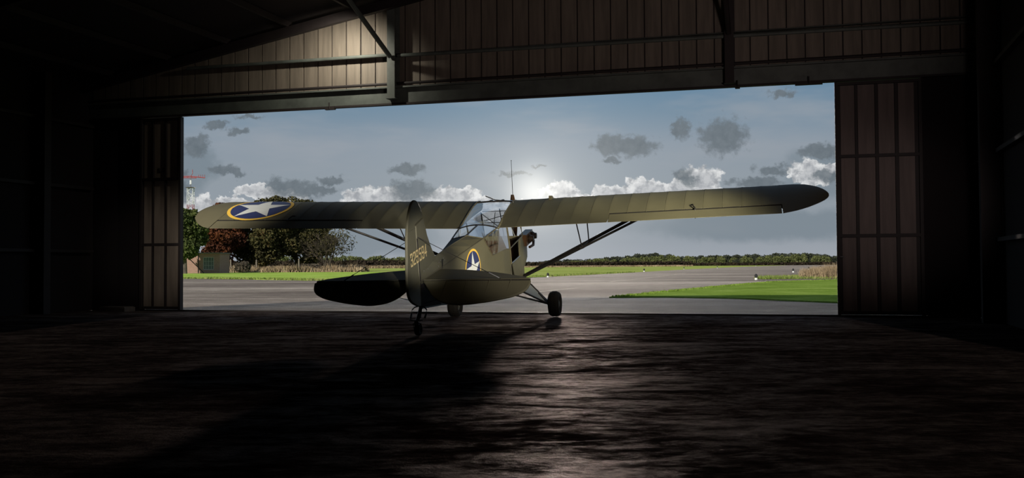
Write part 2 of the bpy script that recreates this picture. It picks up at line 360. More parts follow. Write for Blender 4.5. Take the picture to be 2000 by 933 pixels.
# header beam: channel shape with lower lip and top flange
mb = MB()
mb.frame_box(H(UL, -.02, HB+.03), TU*(UR-UL), TN*.06, (0, 0, HT-HB-.03))
mb.frame_box(H(UL, -.10, HT-.03), TU*(UR-UL), TN*.14, (0, 0, .03))
header = mb.build('trim_1', STEEL, kind='structure'); header['label'] = 'green-grey steel header beam above the door opening'
mb = MB(); mb.frame_box(H(UL, -.05, HB), TU*(UR-UL), TN*.12, (0, 0, .035)); mb.tube([H(UL, -.055, HT+.055), H(4.6, -.055, HT+.055)], .028, 8)
mb.tube([H(4.78, -.055, HT+.055), H(UR, -.055, HT+.055)], .028, 8)
mb.build('door_track', STEELD, header)
for uu, s in ((3.25, .20), (12.05, .45), (11.05, .08)):
    mb = MB(); mb.frame_box(H(uu, -.09, HB-.035), TU*s, TN*.08, (0, 0, .05)); mb.tube([H(uu+s/2, -.1, HB-.03), H(uu+s/2, -.1, HB+.10)], .012, 6)
    mb.build('track_stop', STEELD, header)
g = MB(); g.tube([H(.2, -.10, 4.90), H(4.61, -.10, 4.90)], .035, 8); g.frame_box(H(.2, -.10, 4.925), TU*4.41, TN*.14, (0, 0, .01))
g1_ = g.build('trim_2', STEEL, kind='structure'); g1_['label'] = 'horizontal sheeting rail left of the steel column'
g = MB(); g.tube([H(4.78, -.10, 4.88), H(UR, -.10, 4.80)], .035, 8); g.frame_box(H(4.78, -.10, 4.895), TU*10.2, TN*.14, (0, 0, .01))
g2_ = g.build('trim_3', STEEL, kind='structure'); g2_['label'] = 'horizontal sheeting rail right of the steel column'
for k, uc in enumerate((4.69, 10.97)):
    mb = MB(); w = .155; z0 = 4.06 if k == 0 else 4.0; z1 = roof(uc)-.05
    mb.frame_box(H(uc-w/2, -.22, z0), TU*w, TN*.016, (0, 0, z1-z0)); mb.frame_box(H(uc-w/2, .02, z0), TU*w, TN*.016, (0, 0, z1-z0))
    mb.frame_box(H(uc-.006, -.21, z0), TU*.012, TN*.235, (0, 0, z1-z0)); mb.frame_box(H(uc-w/2-.02, -.24, z0-.012), TU*(w+.04), TN*.28, (0, 0, .012))
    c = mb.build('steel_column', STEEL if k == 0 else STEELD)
    tag(c, 'grey steel I-section column above the door, left of centre, at the lit end of the cladding' if k == 0 else 'dim steel column above the right part of the door opening', 'column')
    mb = MB(); mb.tube([H(uc, -.27, 4.84), H(uc, -3.2 if k == 0 else -1.4, 5.9 if k == 0 else 5.75)], .045, 8)
    b = mb.build('knee_brace', STEEL if k == 0 else STEELD)
    tag(b, 'diagonal steel brace tube meeting the left column at the sheeting rail' if k == 0 else 'short dim brace tube meeting the right-hand column', 'brace')
# roof slabs, rafters, purlins
mb = MB()
for (ua, ub) in ((UL, UA), (UA, UR)):
    mb.add([H(ua, DEPTH, roof(ua)), H(ub, DEPTH, roof(ub)), H(ub, .5, roof(ub)), H(ua, .5, roof(ua))], [(0, 1, 2, 3)])
    mb.add([H(ua, DEPTH, roof(ua)+.06), H(ub, DEPTH, roof(ub)+.06), H(ub, .5, roof(ub)+.06), H(ua, .5, roof(ua)+.06)], [(3, 2, 1, 0)])
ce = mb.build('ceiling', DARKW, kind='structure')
for off in (-.35, -5.2, -10.2, -15.2):
    for (ua, ub) in ((UL, UA), (UA, UR)):
        mb = MB(); extrude_poly(mb, [H(ua, off, roof(ua)-.30), H(ub, off, roof(ub)-.30), H(ub, off, roof(ub)-.12), H(ua, off, roof(ua)-.12)], TN*.12)
        mb.build('rafter', STEELD, ce)
uu = UL+.7
while uu < UR-.3:
    mb = MB(); mb.frame_box(H(uu, DEPTH, roof(uu)-.12), TU*.06, TN*(-DEPTH-.2), (0, 0, .11)); mb.build('purlin', STEELD, ce); uu += 1.35
# side and back walls
for nm, ua in (('wall_left', UL), ('wall_right', UR)):
    mb = MB(); s = -1 if ua < 0 else 1
    mb.frame_box(H(ua, DEPTH, 0), TU*(s*.12), TN*(-DEPTH+.16), (0, 0, roof(ua)))
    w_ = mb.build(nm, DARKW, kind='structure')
    for k in range(5):
        mb = MB(); mb.frame_box(H(ua-s*.02, -1.6-4.9*k, 0), TU*(-s*.26), TN*.02, (0, 0, roof(ua)-.1)); mb.frame_box(H(ua-s*.28, -1.68-4.9*k, 0), TU*(-s*.02), TN*.18, (0, 0, roof(ua)-.1))
        mb.frame_box(H(ua-s*.001, -1.68-4.9*k, 0), TU*(-s*.02), TN*.18, (0, 0, roof(ua)-.1)); mb.build('wall_stanchion', STEELD, w_)
    for k in range(3):
        mb = MB(); mb.frame_box(H(ua-s*.01, DEPTH, 1.2+1.3*k), TU*(-s*.09), TN*(-DEPTH), (0, 0, .06)); mb.build('wall_rail', STEELD, w_)
mb = MB(); extrude_poly(mb, [H(UL, DEPTH, 0), H(UR, DEPTH, 0), H(UR, DEPTH, roof(UR)), H(UA, DEPTH, roof(UA)), H(UL, DEPTH, roof(UL))], -TN*.12)
mb.build('wall_back', DARKW, kind='structure')
# sliding door leaves: left door_1, right door_2
def door_leaf(name, u0, u1, cols, matp, lab):
    d = empty(name, kind='structure'); d['label'] = lab
    mb = MB(); mb.frame_box(H(u0, .055, .03), TU*(u1-u0), TN*.02, (0, 0, HB-.04)); mb.build('outer_skin', STEELD, d)
    for a, b in ((u0, u0+.05), (u1-.05, u1)):
        mb = MB(); mb.frame_box(H(a, -.03, .02), TU*(b-a), TN*.08, (0, 0, HB-.03)); mb.build('door_stile', STEELD, d)
    zr = [.06, 1.35, 2.69, HB-.04]
    for z in zr:
        mb = MB(); mb.frame_box(H(u0+.05, -.02, z-.025), TU*(u1-u0-.1), TN*.05, (0, 0, .05)); mb.build('door_rail', STEELD, d)
    for (a, b) in cols:
        for k in range(3):
            mb = MB(); mb.frame_box(H(a, .03, zr[k]+.03), TU*(b-a), TN*.022, (0, 0, zr[k+1]-zr[k]-.06)); mb.build('door_panel', matp, d)
    for (a, b), (a2, b2) in zip(cols[:-1], cols[1:]):
        mb = MB(); mb.frame_box(H(b+.006, .0, .08), TU*(a2-b-.012), TN*.04, (0, 0, HB-.15)); mb.build('door_rib', STEELD, d)
    return d
dl = door_leaf('door_1', -.97, -.0, [(-.90, -.70), (-.655, -.40), (-.352, -.08)], DOORL, 'left sliding hangar door leaf, pale panels in dark frame')
dr = door_leaf('door_2', 12.69, 14.06, [(12.78, 13.005), (13.06, 13.325), (13.385, 13.635), (13.70, 13.945)], DOORP, 'right sliding hangar door leaf with brown panels in dark frame')
mb = MB(); mb.frame_box(H(-.56, .022, 2.83), TU*.17, TN*.006, (0, 0, .09)); mb.frame_box(H(-.55, .018, 2.895), TU*.15, TN*.004, (0, 0, .012), 1); mb.frame_box(H(-.55, .018, 2.86), TU*.11, TN*.004, (0, 0, .01), 1); mb.build('door_sign', [STEELD, M('faded_sign_print', (.14, .11, .10), .8)], dl)
mb = MB(); mb.tube([H(12.74, -.05, 1.0), H(12.80, -.05, 1.0)], .012, 8); mb.build('door_handle', ALU, dr)
mb = MB(); mb.frame_box(H(UL+.1, -.03, 0), TU*(UR-UL-.2), TN*.09, (0, 0, .028)); rl = mb.build('trim_4', STEELD, kind='structure'); rl['label'] = 'dark steel floor track across the doorway'
mb = MB(); v = [H(-1.65, -.42, 0), H(-1.02, -.42, 0), H(-1.02, -.1, 0), H(-1.65, -.1, 0)]
mb.frame_box(H(-1.62, -.45, 0), TU*.62, TN*.34, (0, 0, .085)); mb.frame_box(H(-1.60, -.43, .085), TU*.58, TN*.30, (0, 0, .012))
tag(mb.build('concrete_block', M('pale_concrete', (.11, .095, .085), .85, var=.3, scale=8, bump=.004)), 'low pale concrete block on the floor beside the left door leaf', 'block')

# ============================================================ OUTSIDE GROUND
def plane_poly(name, pts, z, m, kind='structure', th=.25):
    mb = MB(); extrude_poly(mb, [(x, y, z-th) for x, y in pts], (0, 0, th)); return mb.build(name, m, kind=kind)
def ragged(pts, amp, step):
    out = []
    for (x0, y0), (x1, y1) in zip(pts[:-1], pts[1:]):
        L = math.hypot(x1-x0, y1-y0); n = max(1, min(40, int(L/step)))
        for i in range(n):
            t_ = i/n; s = amp*(random.random()-.5)*min(1, .5+y0/80); out.append((x0+(x1-x0)*t_+s*.3, y0+(y1-y0)*t_+s))
    out.append(pts[-1]); return out
edge = [(-160, 130), (-60, 104), (-25.65, 80.5), (-18.8, 73.4), (-13.06, 66.2), (-6.62, 67.0), (0, 71.8), (4.07, 83), (13.6, 115), (29.9, 174), (61.3, 277), (134, 487), (260, 830)]
p0 = H(UL-60, .02); p1 = H(UR+60, .02)
hw = [(p0.x, p0.y), (p1.x, p1.y)]
plane_poly('grass_field', [(-1500, -60), (1500, -60), (1500, 2200), (-1500, 2200)], -.32, GRF)
strip = ragged(edge, .9, 2.0)
mb = MB(); n = len(strip)
far = [(x-(20 if i == 0 else 0), y+900-y*0) for i, (x, y) in enumerate(strip)]
mb.add([(x, y, -.035) for x, y in strip]+[(x*1.0-300 if x < 0 else x-260-abs(x)*.2, 1200, -.035) for x, y in strip], [(i, i+1, n+i+1, n+i) for i in range(n-1)])
mb.build('grass_verge', GRF, kind='structure')
apr = [hw[0], hw[1], (160, 60), (900, 900), (760, 2000)]+[(420, 1250)]+edge[::-1]
plane_poly('apron', apr, -.04, APR)
patch = ragged([(2.68, 28.9), (3.46, 30.7), (5.12, 34.8), (8.22, 41.8), (10.36, 46.8), (12.55, 51), (14.95, 54.3), (17.63, 56), (26, 58.5), (40, 58)], .35, .5)+[(40, 18.5), (10, 23.2)]+ragged([(7.56, 24.05), (6.98, 25.37), (6.04, 27.31), (4.78, 28.55), (3.77, 29.0), (2.68, 28.9)], .22, .4)[:-1]
plane_poly('grass_lawn', patch, -.005, GRN, th=.06)
LINE = M('faded_line_paint', (.42, .36, .27), .85, var=.5, scale=1.2)
for q in ([(.6, 34.8), (2.6, 41.2)], [(3.6, 48.9), (10.2, 74.0), (17.5, 104.5)], [(-9.5, 44), (-4.5, 47)]):
    mb = MB(); v = []
    for (x, y) in q: v += [(x-.09, y, -.034), (x+.09, y, -.034)]
    mb.add(v, [(2*i, 2*i+1, 2*i+3, 2*i+2) for i in range(len(q)-1)]); mb.build('trim_5', LINE, kind='structure')
mb = MB(); mb.add([(2.05, 28.0, -.034), (3.1, 29.3, -.034), (3.2, 29.25, -.034), (2.15, 27.85, -.034)], [(3, 2, 1, 0)]); mb.build('trim_6', SLOT, kind='structure')
# left verge is brighter green
lv = ragged([(-60, 101), (-25.65, 80.9), (-18.8, 73.9), (-13.06, 66.7), (-6.62, 67.5), (0, 72.2), (2.5, 78)], .8, 1.2)+[(-10, 145), (-70, 160)]
GRL = grassmat('verge_grass', (.15, .24, .03), (.29, .42, .07), (.50, .58, .19), .25)
plane_poly('grass_strip', lv, -.015, GRL, th=.05)

def blades(name, region, n, h, w, m, label, cat='grass', zbase=-.03, lean=.35, parent=None):
    v = []; f = []
    for k in range(n):
        x, y, s = region(); hh = h*s*(.5+random.random()*.7); a = random.random()*math.pi; ww = w*(.6+random.random()*.8)
        dx, dy = math.cos(a)*ww, math.sin(a)*ww; lx, ly = (random.random()-.5)*lean*hh, (random.random()-.5)*lean*hh
        b_ = len(v); v += [(x-dx, y-dy, zbase), (x+dx, y+dy, zbase), (x+lx, y+ly, zbase+hh)]; f.append((b_, b_+1, b_+2))
    o = obj(name, v, f, m, kind='stuff'); tag(o, label, cat); return o
def along(pts, spread, w0=1.0):
    seg = [(Vector(a), Vector(b)) for a, b in zip(pts[:-1], pts[1:])]; L = [s[1]-s[0] for s in seg]; ls = [l.length for l in L]; tot = sum(ls)
    def fn():
        r = random.random()*tot; i = 0
        while r > ls[i] and i < len(ls)-1: r -= ls[i]; i += 1
        q = seg[i][0]+L[i]*min(1, r/ls[i]); nrm = Vector((-L[i].y, L[i].x)).normalized()
        q = q+nrm*(random.random()*spread); return q.x, q.y, w0
    return fn
blades('verge_tufts', along([(-60, 101), (-25.65, 80.5), (-18.8, 73.4), (-13.06, 66.2), (-6.62, 67.0), (0, 71.8), (4.07, 83), (13.6, 115)], 1.6), 9000, .14, .05, WEED, 'short ragged grass along the near edge of the verge beyond the tarmac')
def lawn_edge():
    x, y, s = along([(2.68, 28.9), (5.12, 34.8), (8.22, 41.8), (12.55, 51), (17.63, 56)], -.5)(); return x, y, s
blades('lawn_tufts', lawn_edge, 2500, .05, .02, GRN, 'ragged edge of the bright lawn right of the aircraft', zbase=-.01)
def undergrowth():
    x = random.uniform(-60, -22); y = 152+random.random()*10-(x+50)*.05; return x, y, max(.15, .75+1.3*noise.noise(Vector((x*.45, y*.4, 0))))
blades('dry_undergrowth', undergrowth, 15000, .85, .10, DRY, 'tall dry grass and brambles at the foot of the trees', zbase=-.05, lean=.9)
def clump():
    a = random.random()*2*math.pi; r = math.sqrt(random.random()); return 20.6+3.3*r*math.cos(a), 62.5+1.9*r*math.sin(a), (1.05-.5*r)
blades('dry_grass_clump', clump, 9000, 1.0, .026, DRY, 'pale dry grass clump beside the right door leaf', lean=.7)
def weeds():
    x = random.uniform(14.6, 24); return x, random.uniform(60.5, 62+(x-14)*1.4), .4+.5*random.random()
blades('green_weeds', weeds, 7000, .26, .026, WEED, 'low green weeds on the tarmac edge left of the dry clump', lean=.8)

# runway marker lamps, white base with black top
MW = M('marker_white', (.75, .75, .72), .6); MBK = M('marker_black', (.01, .01, .01), .5)
def marker():
    r = empty('edge_marker')
    b_ = MB(); b_.lathe([(0, .085), (.10, .075), (.13, .05)], (0, 0, 0), 'z', 12); b_.build('marker_base', MW, r)
    b_ = MB(); b_.lathe([(.12, .06), (.15, .085), (.28, .08), (.34, .03)], (0, 0, 0), 'z', 12); b_.build('marker_head', MBK, r); return r
mk = marker()
mpos = [(2.57, 75.06, 'white and black edge marker nearest the aircraft nose, on the far verge', 1), (15.49, 122.1, 'edge marker on the far verge under the middle of the right wing', 1.15), (28.4, 171.9, 'edge marker on the far verge, third from the aircraft', 1.0),
  (40.9, 207.3, 'small distant edge marker on the far verge, fourth from the aircraft', 1.1), (74.4, 317.4, 'tiny edge marker on the far verge, fifth from the aircraft', 1.1), (134.4, 485.7, 'tiniest and farthest edge marker near the horizon', 1.2),
  (13.74, 58.6, 'largest edge marker, near the bare tip of the weedy patch', 1.0), (27.97, 103.5, 'edge marker just behind the green weeds', 1.15), (40.6, 142.3, 'edge marker behind the left side of the dry grass clump', 1.2), (51.7, 174.4, 'edge marker rising just over the dry grass clump', 1.3)]
for i, (x, y, lab, s) in enumerate(mpos):
    c = mk if i == 0 else copy_tree(mk)
    c.location = (x, y, -.04); c.scale = (s, s, s); tag(c, lab, 'marker', 'runway edge markers')

# ============================================================ TREES
def leaf_cloud(blobs, n, size, rs, tri=True, squash=1.0):
    vs = np.zeros((0, 3)); vol = np.array([b[3]*b[4]*b[5] for b in blobs])**(.66); vol = vol/vol.sum(); V = []; 
    for b_, wgt in zip(blobs, vol):
        k = int(n*wgt); d = rs.normal(size=(k, 3)); d /= np.linalg.norm(d, axis=1)[:, None]; r = rs.uniform(.62, 1.0, k)**.7
        ph = np.sin(d[:, 0]*7+b_[0])*np.sin(d[:, 1]*6+b_[1])*np.sin(d[:, 2]*8+b_[2]); r = r*(1+.16*ph)
        c = np.array(b_[:3])+d*r[:, None]*np.array(b_[3:6]); V.append(c)
    c = np.concatenate(V); k = len(c); a = rs.normal(size=(k, 3)); a /= np.linalg.norm(a, axis=1)[:, None]; b2 = np.cross(a, rs.normal(size=(k, 3))); b2 /= np.linalg.norm(b2, axis=1)[:, None]
    s = size*rs.uniform(.5, 1.2, k)[:, None]
    pts = np.stack([c-a*s, c+b2*s*.7, c+a*s, c-b2*s*.7], 1).reshape(-1, 3)
    return pts, k
def leaf_obj(name, blobs, n, size, m, parent, rs, kind='stuff'):
    pts, k = leaf_cloud(blobs, n, size, rs); me = bpy.data.meshes.new(name)
    me.vertices.add(4*k); me.vertices.foreach_set('co', pts.ravel()); me.loops.add(4*k); me.loops.foreach_set('vertex_index', np.arange(4*k))
    me.polygons.add(k); me.polygons.foreach_set('loop_start', np.arange(k)*4); me.update(calc_edges=True); me.materials.append(m)
    o = bpy.data.objects.new(name, me); sc.collection.objects.link(o); o.parent = parent; o['kind'] = kind; return o
def trunk_obj(parent, h, r, branches, rs, m=BARK, spread=2.0):
    mb = MB(); mb.tube([(0, 0, -.2), (rs.uniform(-.1, .1), 0, h*.35), (rs.uniform(-.2, .2), 0, h*.7)], r, 8, r*.55)
    for k in range(branches):
        a = rs.uniform(0, 2*math.pi); z0 = h*rs.uniform(.22, .6); L = spread*rs.uniform(.6, 1.1)
        mb.tube([(0, 0, z0), (math.cos(a)*L*.5, math.sin(a)*L*.5, z0+L*.55), (math.cos(a)*L, math.sin(a)*L, z0+L*1.0)], r*.4, 6, r*.1)
    return mb.build('trunk', m, parent)
def crown(h, w, rs, low=.25, nb=11):
    bl = []
    for k in range(nb):
        a = rs.uniform(0, 2*math.pi); q = rs.uniform(0, 1); z = h*(low+(1-low)*(.12+.78*q)); rad = w*.5*math.sin(math.pi*min(.95, .18+.75*q))**.7*rs.uniform(.35, .75)
        s = w*rs.uniform(.17, .27); bl.append((math.cos(a)*rad, math.sin(a)*rad, min(z, h-s*.8), s, s, s*.75))
    bl.append((0, 0, h*.6, w*.30, w*.30, h*.26)); return bl
tl = [  # x, y, height, width, material, n, label, low
 (-42.3, 134.5, 8.4, 6.4, F_GREEN, 15000, 'green leafy tree in front of the brick hut, beside the left door leaf', .26),
 (-51.5, 158, 8.6, 5.5, F_GREEN, 6000, 'green tree at the very left, half hidden by the door leaf', .1),
 (-44.2, 160, 10.9, 7.4, F_RED, 12000, 'rust-red tree between the green tree and the dark trees', .06),
 (-40.8, 164, 11.5, 7.4, F_DARK, 13000, 'dark olive tree just right of the rust-red tree, behind the wing star', .05),
 (-37.2, 161, 11.9, 8.2, F_DARK, 16000, 'tallest dark tree with reddish top above the wing', .10),
 (-33.9, 163, 12.2, 7.4, F_DARK, 14000, 'dark tree with bushy crown, second to the left of the bare tree', .10),
 (-31.0, 165, 9.4, 6.2, F_DARK, 9000, 'dark tree directly left of the bare tree', .12),
]
for (x, y, h, w, m, n_, lab, low) in tl:
    rs = np.random.RandomState(int(abs(x)*10)); r = empty('tree', lab, 'tree', (x, y, -.05))
    leaf_obj('foliage', crown(h, w, rs, low, 22), n_, .24, m, r, rs); trunk_obj(r, h, .28, 7, rs, spread=w*.33)
# bare, thin-leaved tree
rs = np.random.RandomState(5); r = empty('bare_tree', 'nearly bare thin-twigged tree at the right end of the tree row', 'tree', (-28.6, 160, -.05))
mb = MB()
def grow(p, d, L, rad, depth):
    q = p+d*L; mb.tube([p, (p+q)/2+Vector(rs.normal(size=3)*.05*L), q], rad, 4 if depth < 3 else 6, rad*.6)
    if depth == 0: return
    for k in range(3 if depth > 1 else 4):
        nd = (d+Vector(rs.normal(size=3))*.42+Vector((0, 0, .10))).normalized(); grow(p+d*L*rs.uniform(.6, 1.0), nd, L*rs.uniform(.6, .8), rad*.55, depth-1)
for a in (0, .8, 1.6, 2.4, 3.2, 4.0, 4.8, 5.5): grow(Vector((math.cos(a)*.25, math.sin(a)*.2, 0)), Vector((math.cos(a)*.35, math.sin(a)*.35, 1)).normalized(), 2.6, .10, 4)
mb.build('branches', F_BARE, r)
leaf_obj('foliage', [(0, 0, 5.4, 3.6, 3.4, 3.2), (1.6, 0, 4.4, 3.0, 2.4, 2.0)], 1900, .14, F_DARK, r, rs)
# bushes below
rs = np.random.RandomState(9)
for (x, y, w, h, lab) in ((-38.9, 150, 2.4, 1.7, 'small dark bramble bush beside the brick hut corner'), (-30.8, 156, 5, 1.3, 'low brown bush under the dark trees'), (-24.8, 157, 6, 1.1, 'low brown bramble bank right of the bare tree')):
    r = empty('bush', lab, 'bush', (x, y, -.05)); leaf_obj('foliage', [(0, 0, h*.45, w*.5, 1, h*.5), (w*.2, 0, h*.6, w*.25, .8, h*.38)], 1500, .13, F_BARE, r, rs)
    mb = MB(); mb.tube([(0, 0, -.1), (.05, 0, h*.6)], .05, 6); mb.build('stem', BARK, r)
# far wood line: shared crowns, each tree a thing
protos = []
for k in range(7):
    rs = np.random.RandomState(40+k); m = F_FARD if k >= 5 else F_FAR
    h, w = 7.5, 11; r = empty('woodland_tree', None, None); 
    leaf_obj('foliage', crown(h, w, rs, .0, 8)+[(0, 0, 2.2, 5, 4, 2.6)], 1100, .62, m, r, rs); mb = MB(); mb.tube([(0, 0, -.2), (0, 0, 4)], .3, 6); mb.build('trunk', BARK, r); protos.append([r, False])
def far_tree(k, x, y, s, sz, lab, grp):
    pr = protos[k]
    if not pr[1]: c = pr[0]; pr[1] = True
    else: c = copy_tree(pr[0])
    c.location = (x, y, -.3); c.scale = (s, s, s*sz); c.rotation_euler = (0, 0, random.random()*6.28); tag(c, lab, 'tree', grp)
x = -150.0; i = 0
while x < -40:
    far_tree(random.choice([0, 1, 2, 3, 4]), x, 590+random.random()*30, .95, .86+.15*random.random(), 'distant green tree of the wood behind the left side of the tailplane', 'distant wood on the left'); x += 5.2
x = -40.0
while x < 26:
    far_tree(random.choice([0, 1, 2, 3]), x, 720+random.random()*40, .62, .65+.2*random.random(), 'small distant rounded tree low on the horizon near the aircraft nose', 'small distant trees at the centre'); x += 7.2
def prof(xx):
    X = [20, 30, 47, 66, 84, 100, 118, 135, 150, 160, 169, 180, 192, 230]; Z = [3.0, 3.6, 4.6, 5.4, 7.9, 6.0, 5.6, 5.9, 6.4, 6.6, 8.0, 6.6, 5.6, 5.4]
    return float(np.interp(xx, X, Z))
x = 18.0
while x < 230:
    z = prof(x); far_tree(random.choice([5, 6]), x, 625+random.random()*15, .75, (z*1.02+.5)/(7.5*.75), 'dark distant tree forming the back of the wood on the right', 'back row of the distant wood'); x += 3.9
x = 26.0
while x < 228:
    z = prof(x)*(.74+.24*random.random()); far_tree(random.choice([0, 1, 2, 3, 4]), x, 588+random.random()*22, .6, z/(7.5*.6), 'light green distant tree in front of the wood on the right', 'front row of the distant wood'); x += 4.6
far_tree(5, 121, 560, .42, 1.25, 'round dark red-brown tree standing out from the distant wood', None)
# hedges
def hedge(name, x0, x1, y, h, lab, m=F_HEDGE, n=7000, sl=0.0):
    r = empty(name, lab, 'hedge', (x0, y, 0)); rs = np.random.RandomState(3); L = x1-x0
    mb = MB(); k = 60; v = []; f = []
    for i in range(k+1):
        xx = L*i/k; hh = h*(.88+.15*rs.rand()); yy = sl*xx
        v += [(xx, yy-.6, -.3), (xx, yy-.45, hh), (xx, yy+.5, hh*.97), (xx, yy+.6, -.3)]
    for i in range(k):
        a = i*4
        for j in range(3): f.append((a+j, a+4+j, a+5+j, a+1+j))
    mb.add(v, f); mb.build('hedge_body', m, r)
    c = np.stack([rs.uniform(0, L, n), rs.normal(0, .55, n), rs.uniform(0, h*1.05, n)], 1); c[:, 1] += sl*c[:, 0]
    a = rs.normal(size=(n, 3))*.22; b2 = rs.normal(size=(n, 3))*.22; pts = np.stack([c-a, c+b2, c+a, c-b2], 1).reshape(-1, 3)
    me = bpy.data.meshes.new('twigs'); me.from_pydata(pts.tolist(), [], [(4*i, 4*i+1, 4*i+2, 4*i+3) for i in range(n)]); me.materials.append(m)
    o = bpy.data.objects.new('twigs', me); sc.collection.objects.link(o); o.parent = r; o['kind'] = 'stuff'
hedge('hedge', -95, 0, 330, 2.35, 'long dark brown hedge across the field left of the fuselage')
hedge('hedge', 3, 62, 345, 1.45, 'dark clipped hedge right of the aircraft nose', sl=.25)
hedge('hedge', 62, 260, 420, 1.05, 'long low hedge in front of the wood on the far right', n=9000, sl=.2)
def hb():
    return random.uniform(-95, 2), 326+random.random()*2.5, 1
blades('hedge_bottom_grass', hb, 9000, .9, .16, DRY, 'pale rough grass along the foot of the left hedge', lean=.8)
def hb2():
    x = random.uniform(3, 62); return x, 341+.25*(x-3)+random.random()*2.5, 1
blades('hedge_bottom_grass', hb2, 6000, .5, .14, DRY, 'rough grass along the foot of the hedge right of the nose', lean=.8)

# ============================================================ BRICK HUT
BRK, t, p = mat('weathered_red_brick', (.3, .1, .06), .9)
bt = t.new('ShaderNodeTexBrick'); bt.inputs['Scale'].default_value = 1.0; bt.inputs['Brick Width'].default_value = .23; bt.inputs['Row Height'].default_value = .075; bt.inputs['Mortar Size'].default_value = .01
bt.inputs['Color1'].default_value = (.36, .17, .12, 1); bt.inputs['Color2'].default_value = (.25, .10, .07, 1); bt.inputs['Mortar'].default_value = (.34, .29, .24, 1)
tco = t.new('ShaderNodeTexCoord').outputs['Object']; sp = t.new('ShaderNodeSeparateXYZ'); t.l.new(tco, sp.inputs[0]); cb = t.new('ShaderNodeCombineXYZ')
t.l.new(t.m('ADD', sp.outputs[0], sp.outputs[1]), cb.inputs[0]); t.l.new(sp.outputs[2], cb.inputs[1]); t.l.new(cb.outputs[0], bt.inputs['Vector'])
t.l.new(t.mix(t.m('MULTIPLY', t.noise(tco, 1.2, 4, .6), .25), bt.outputs[0], (.30, .26, .22)), p.inputs['Base Color'])
hut = empty('brick_hut', 'small flat-roofed red brick hut under the green tree', 'building', (-46.5, 140, 0)); hut.rotation_euler = (0, 0, -.02)
def wall_with_holes(L, Hh, holes, th, m, parent, nm='wall'):
    xs = sorted({0, L, *[h[0] for h in holes], *[h[1] for h in holes]}); zs = sorted({-.2, Hh, *[h[2] for h in holes], *[h[3] for h in holes]}); mb = MB()
    for a, b in zip(xs[:-1], xs[1:]):
        for c, d in zip(zs[:-1], zs[1:]):
            if any(h[0] <= a and b <= h[1] and h[2] <= c and d <= h[3] for h in holes): continue
            mb.box((a, 0, c), (b, th, d))
    return mb.build(nm, m, parent)
wall_with_holes(7.15, 2.62, [(1.55, 2.35, -.2, 1.95), (4.9, 6.35, .45, 2.15)], .25, BRK, hut)
mb = MB(); mb.box((0, .25, -.2), (.25, 4.5, 2.62)); mb.build('wall', BRK, hut); mb = MB(); mb.box((6.9, .25, -.2), (7.15, 4.5, 2.62)); mb.build('wall', BRK, hut); mb = MB(); mb.box((.25, 4.25, -.2), (6.9, 4.5, 2.62)); mb.build('wall', BRK, hut)
mb = MB(); mb.box((-.15, -.15, 2.62), (7.3, 4.65, 2.76)); mb.build('roof', M('grey_flat_roof', (.18, .17, .16), .9, var=.3), hut)
wfm = M('peeling_white_paint', (.45, .46, .44), .7, var=.3, scale=6)
fw = MB()
for a, b in (((4.9, .03, .45), (4.98, .12, 2.15)), ((6.27, .03, .45), (6.35, .12, 2.15)), ((4.9, .03, 2.07), (6.35, .12, 2.15)), ((4.9, .03, .45), (6.35, .12, .53))): fw.box(a, b)
wn = fw.build('window', wfm, hut)
for k in (1, 2, 3): b_ = MB(); b_.box((4.9+k*.3625-.02, .05, .53), (4.9+k*.3625+.02, .1, 2.07)); b_.build('glazing_bar', wfm, wn)
for k in (1, 2): b_ = MB(); b_.box((4.98, .05, .45+k*.56), (6.27, .1, .49+k*.56)); b_.build('glazing_bar', wfm, wn)
b_ = MB(); b_.box((4.98, .07, .53), (6.27, .08, 2.07)); b_.build('pane', M('dusty_window_glass', (.10, .13, .12), .25, var=.3, spec=.6), wn)
b_ = MB(); b_.box((1.55, .06, -.1), (2.35, .11, 1.95)); dd = b_.build('door', wfm, hut)
for zz in (.1, .75, 1.35): b_ = MB(); b_.box((1.68, .04, zz), (2.22, .06, zz+.45)); b_.build('door_panel', M('dark_door_panel', (.12, .08, .06), .7), dd)
b_ = MB(); b_.box((4.2, -.05, 2.0), (4.32, 0, 2.6)); b_.tube([(4.25, -.06, .0), (4.25, -.06, 2.5)], .05, 6); b_.build('drainpipe', BLK, hut)
mb = MB(); mb.tube([(-43.2, 139, 1.95), (-41.2, 139, .0)], .06, 6); tag(mb.build('leaning_pole', BLK), 'dark pole leaning diagonally against the brick hut', 'pole')
# fence posts
PST = M('weathered_post', (.20, .17, .13), .9, var=.4)
for (x, y, h, lab) in ((-41.7, 154, 1.95, 'grey fence post left of the three, near the rust-red tree'), (-37.9, 154, 1.9, 'middle grey fence post under the dark trees'), (-31.2, 152, 2.0, 'right-hand grey fence post beside the bare tree')):
    mb = MB(); mb.box((-.09, -.09, -.2), (.09, .09, h-.12)); mb.add([(-.09, -.09, h-.12), (.09, -.09, h-.12), (.09, .09, h-.12), (-.09, .09, h-.12), (0, 0, h)], [(0, 1, 4), (1, 2, 4), (2, 3, 4), (3, 0, 4), (3, 2, 1, 0)])
    o = mb.build('fence_post', PST); o.location = (x, y, 0); tag(o, lab, 'post', 'fence posts in front of the trees')

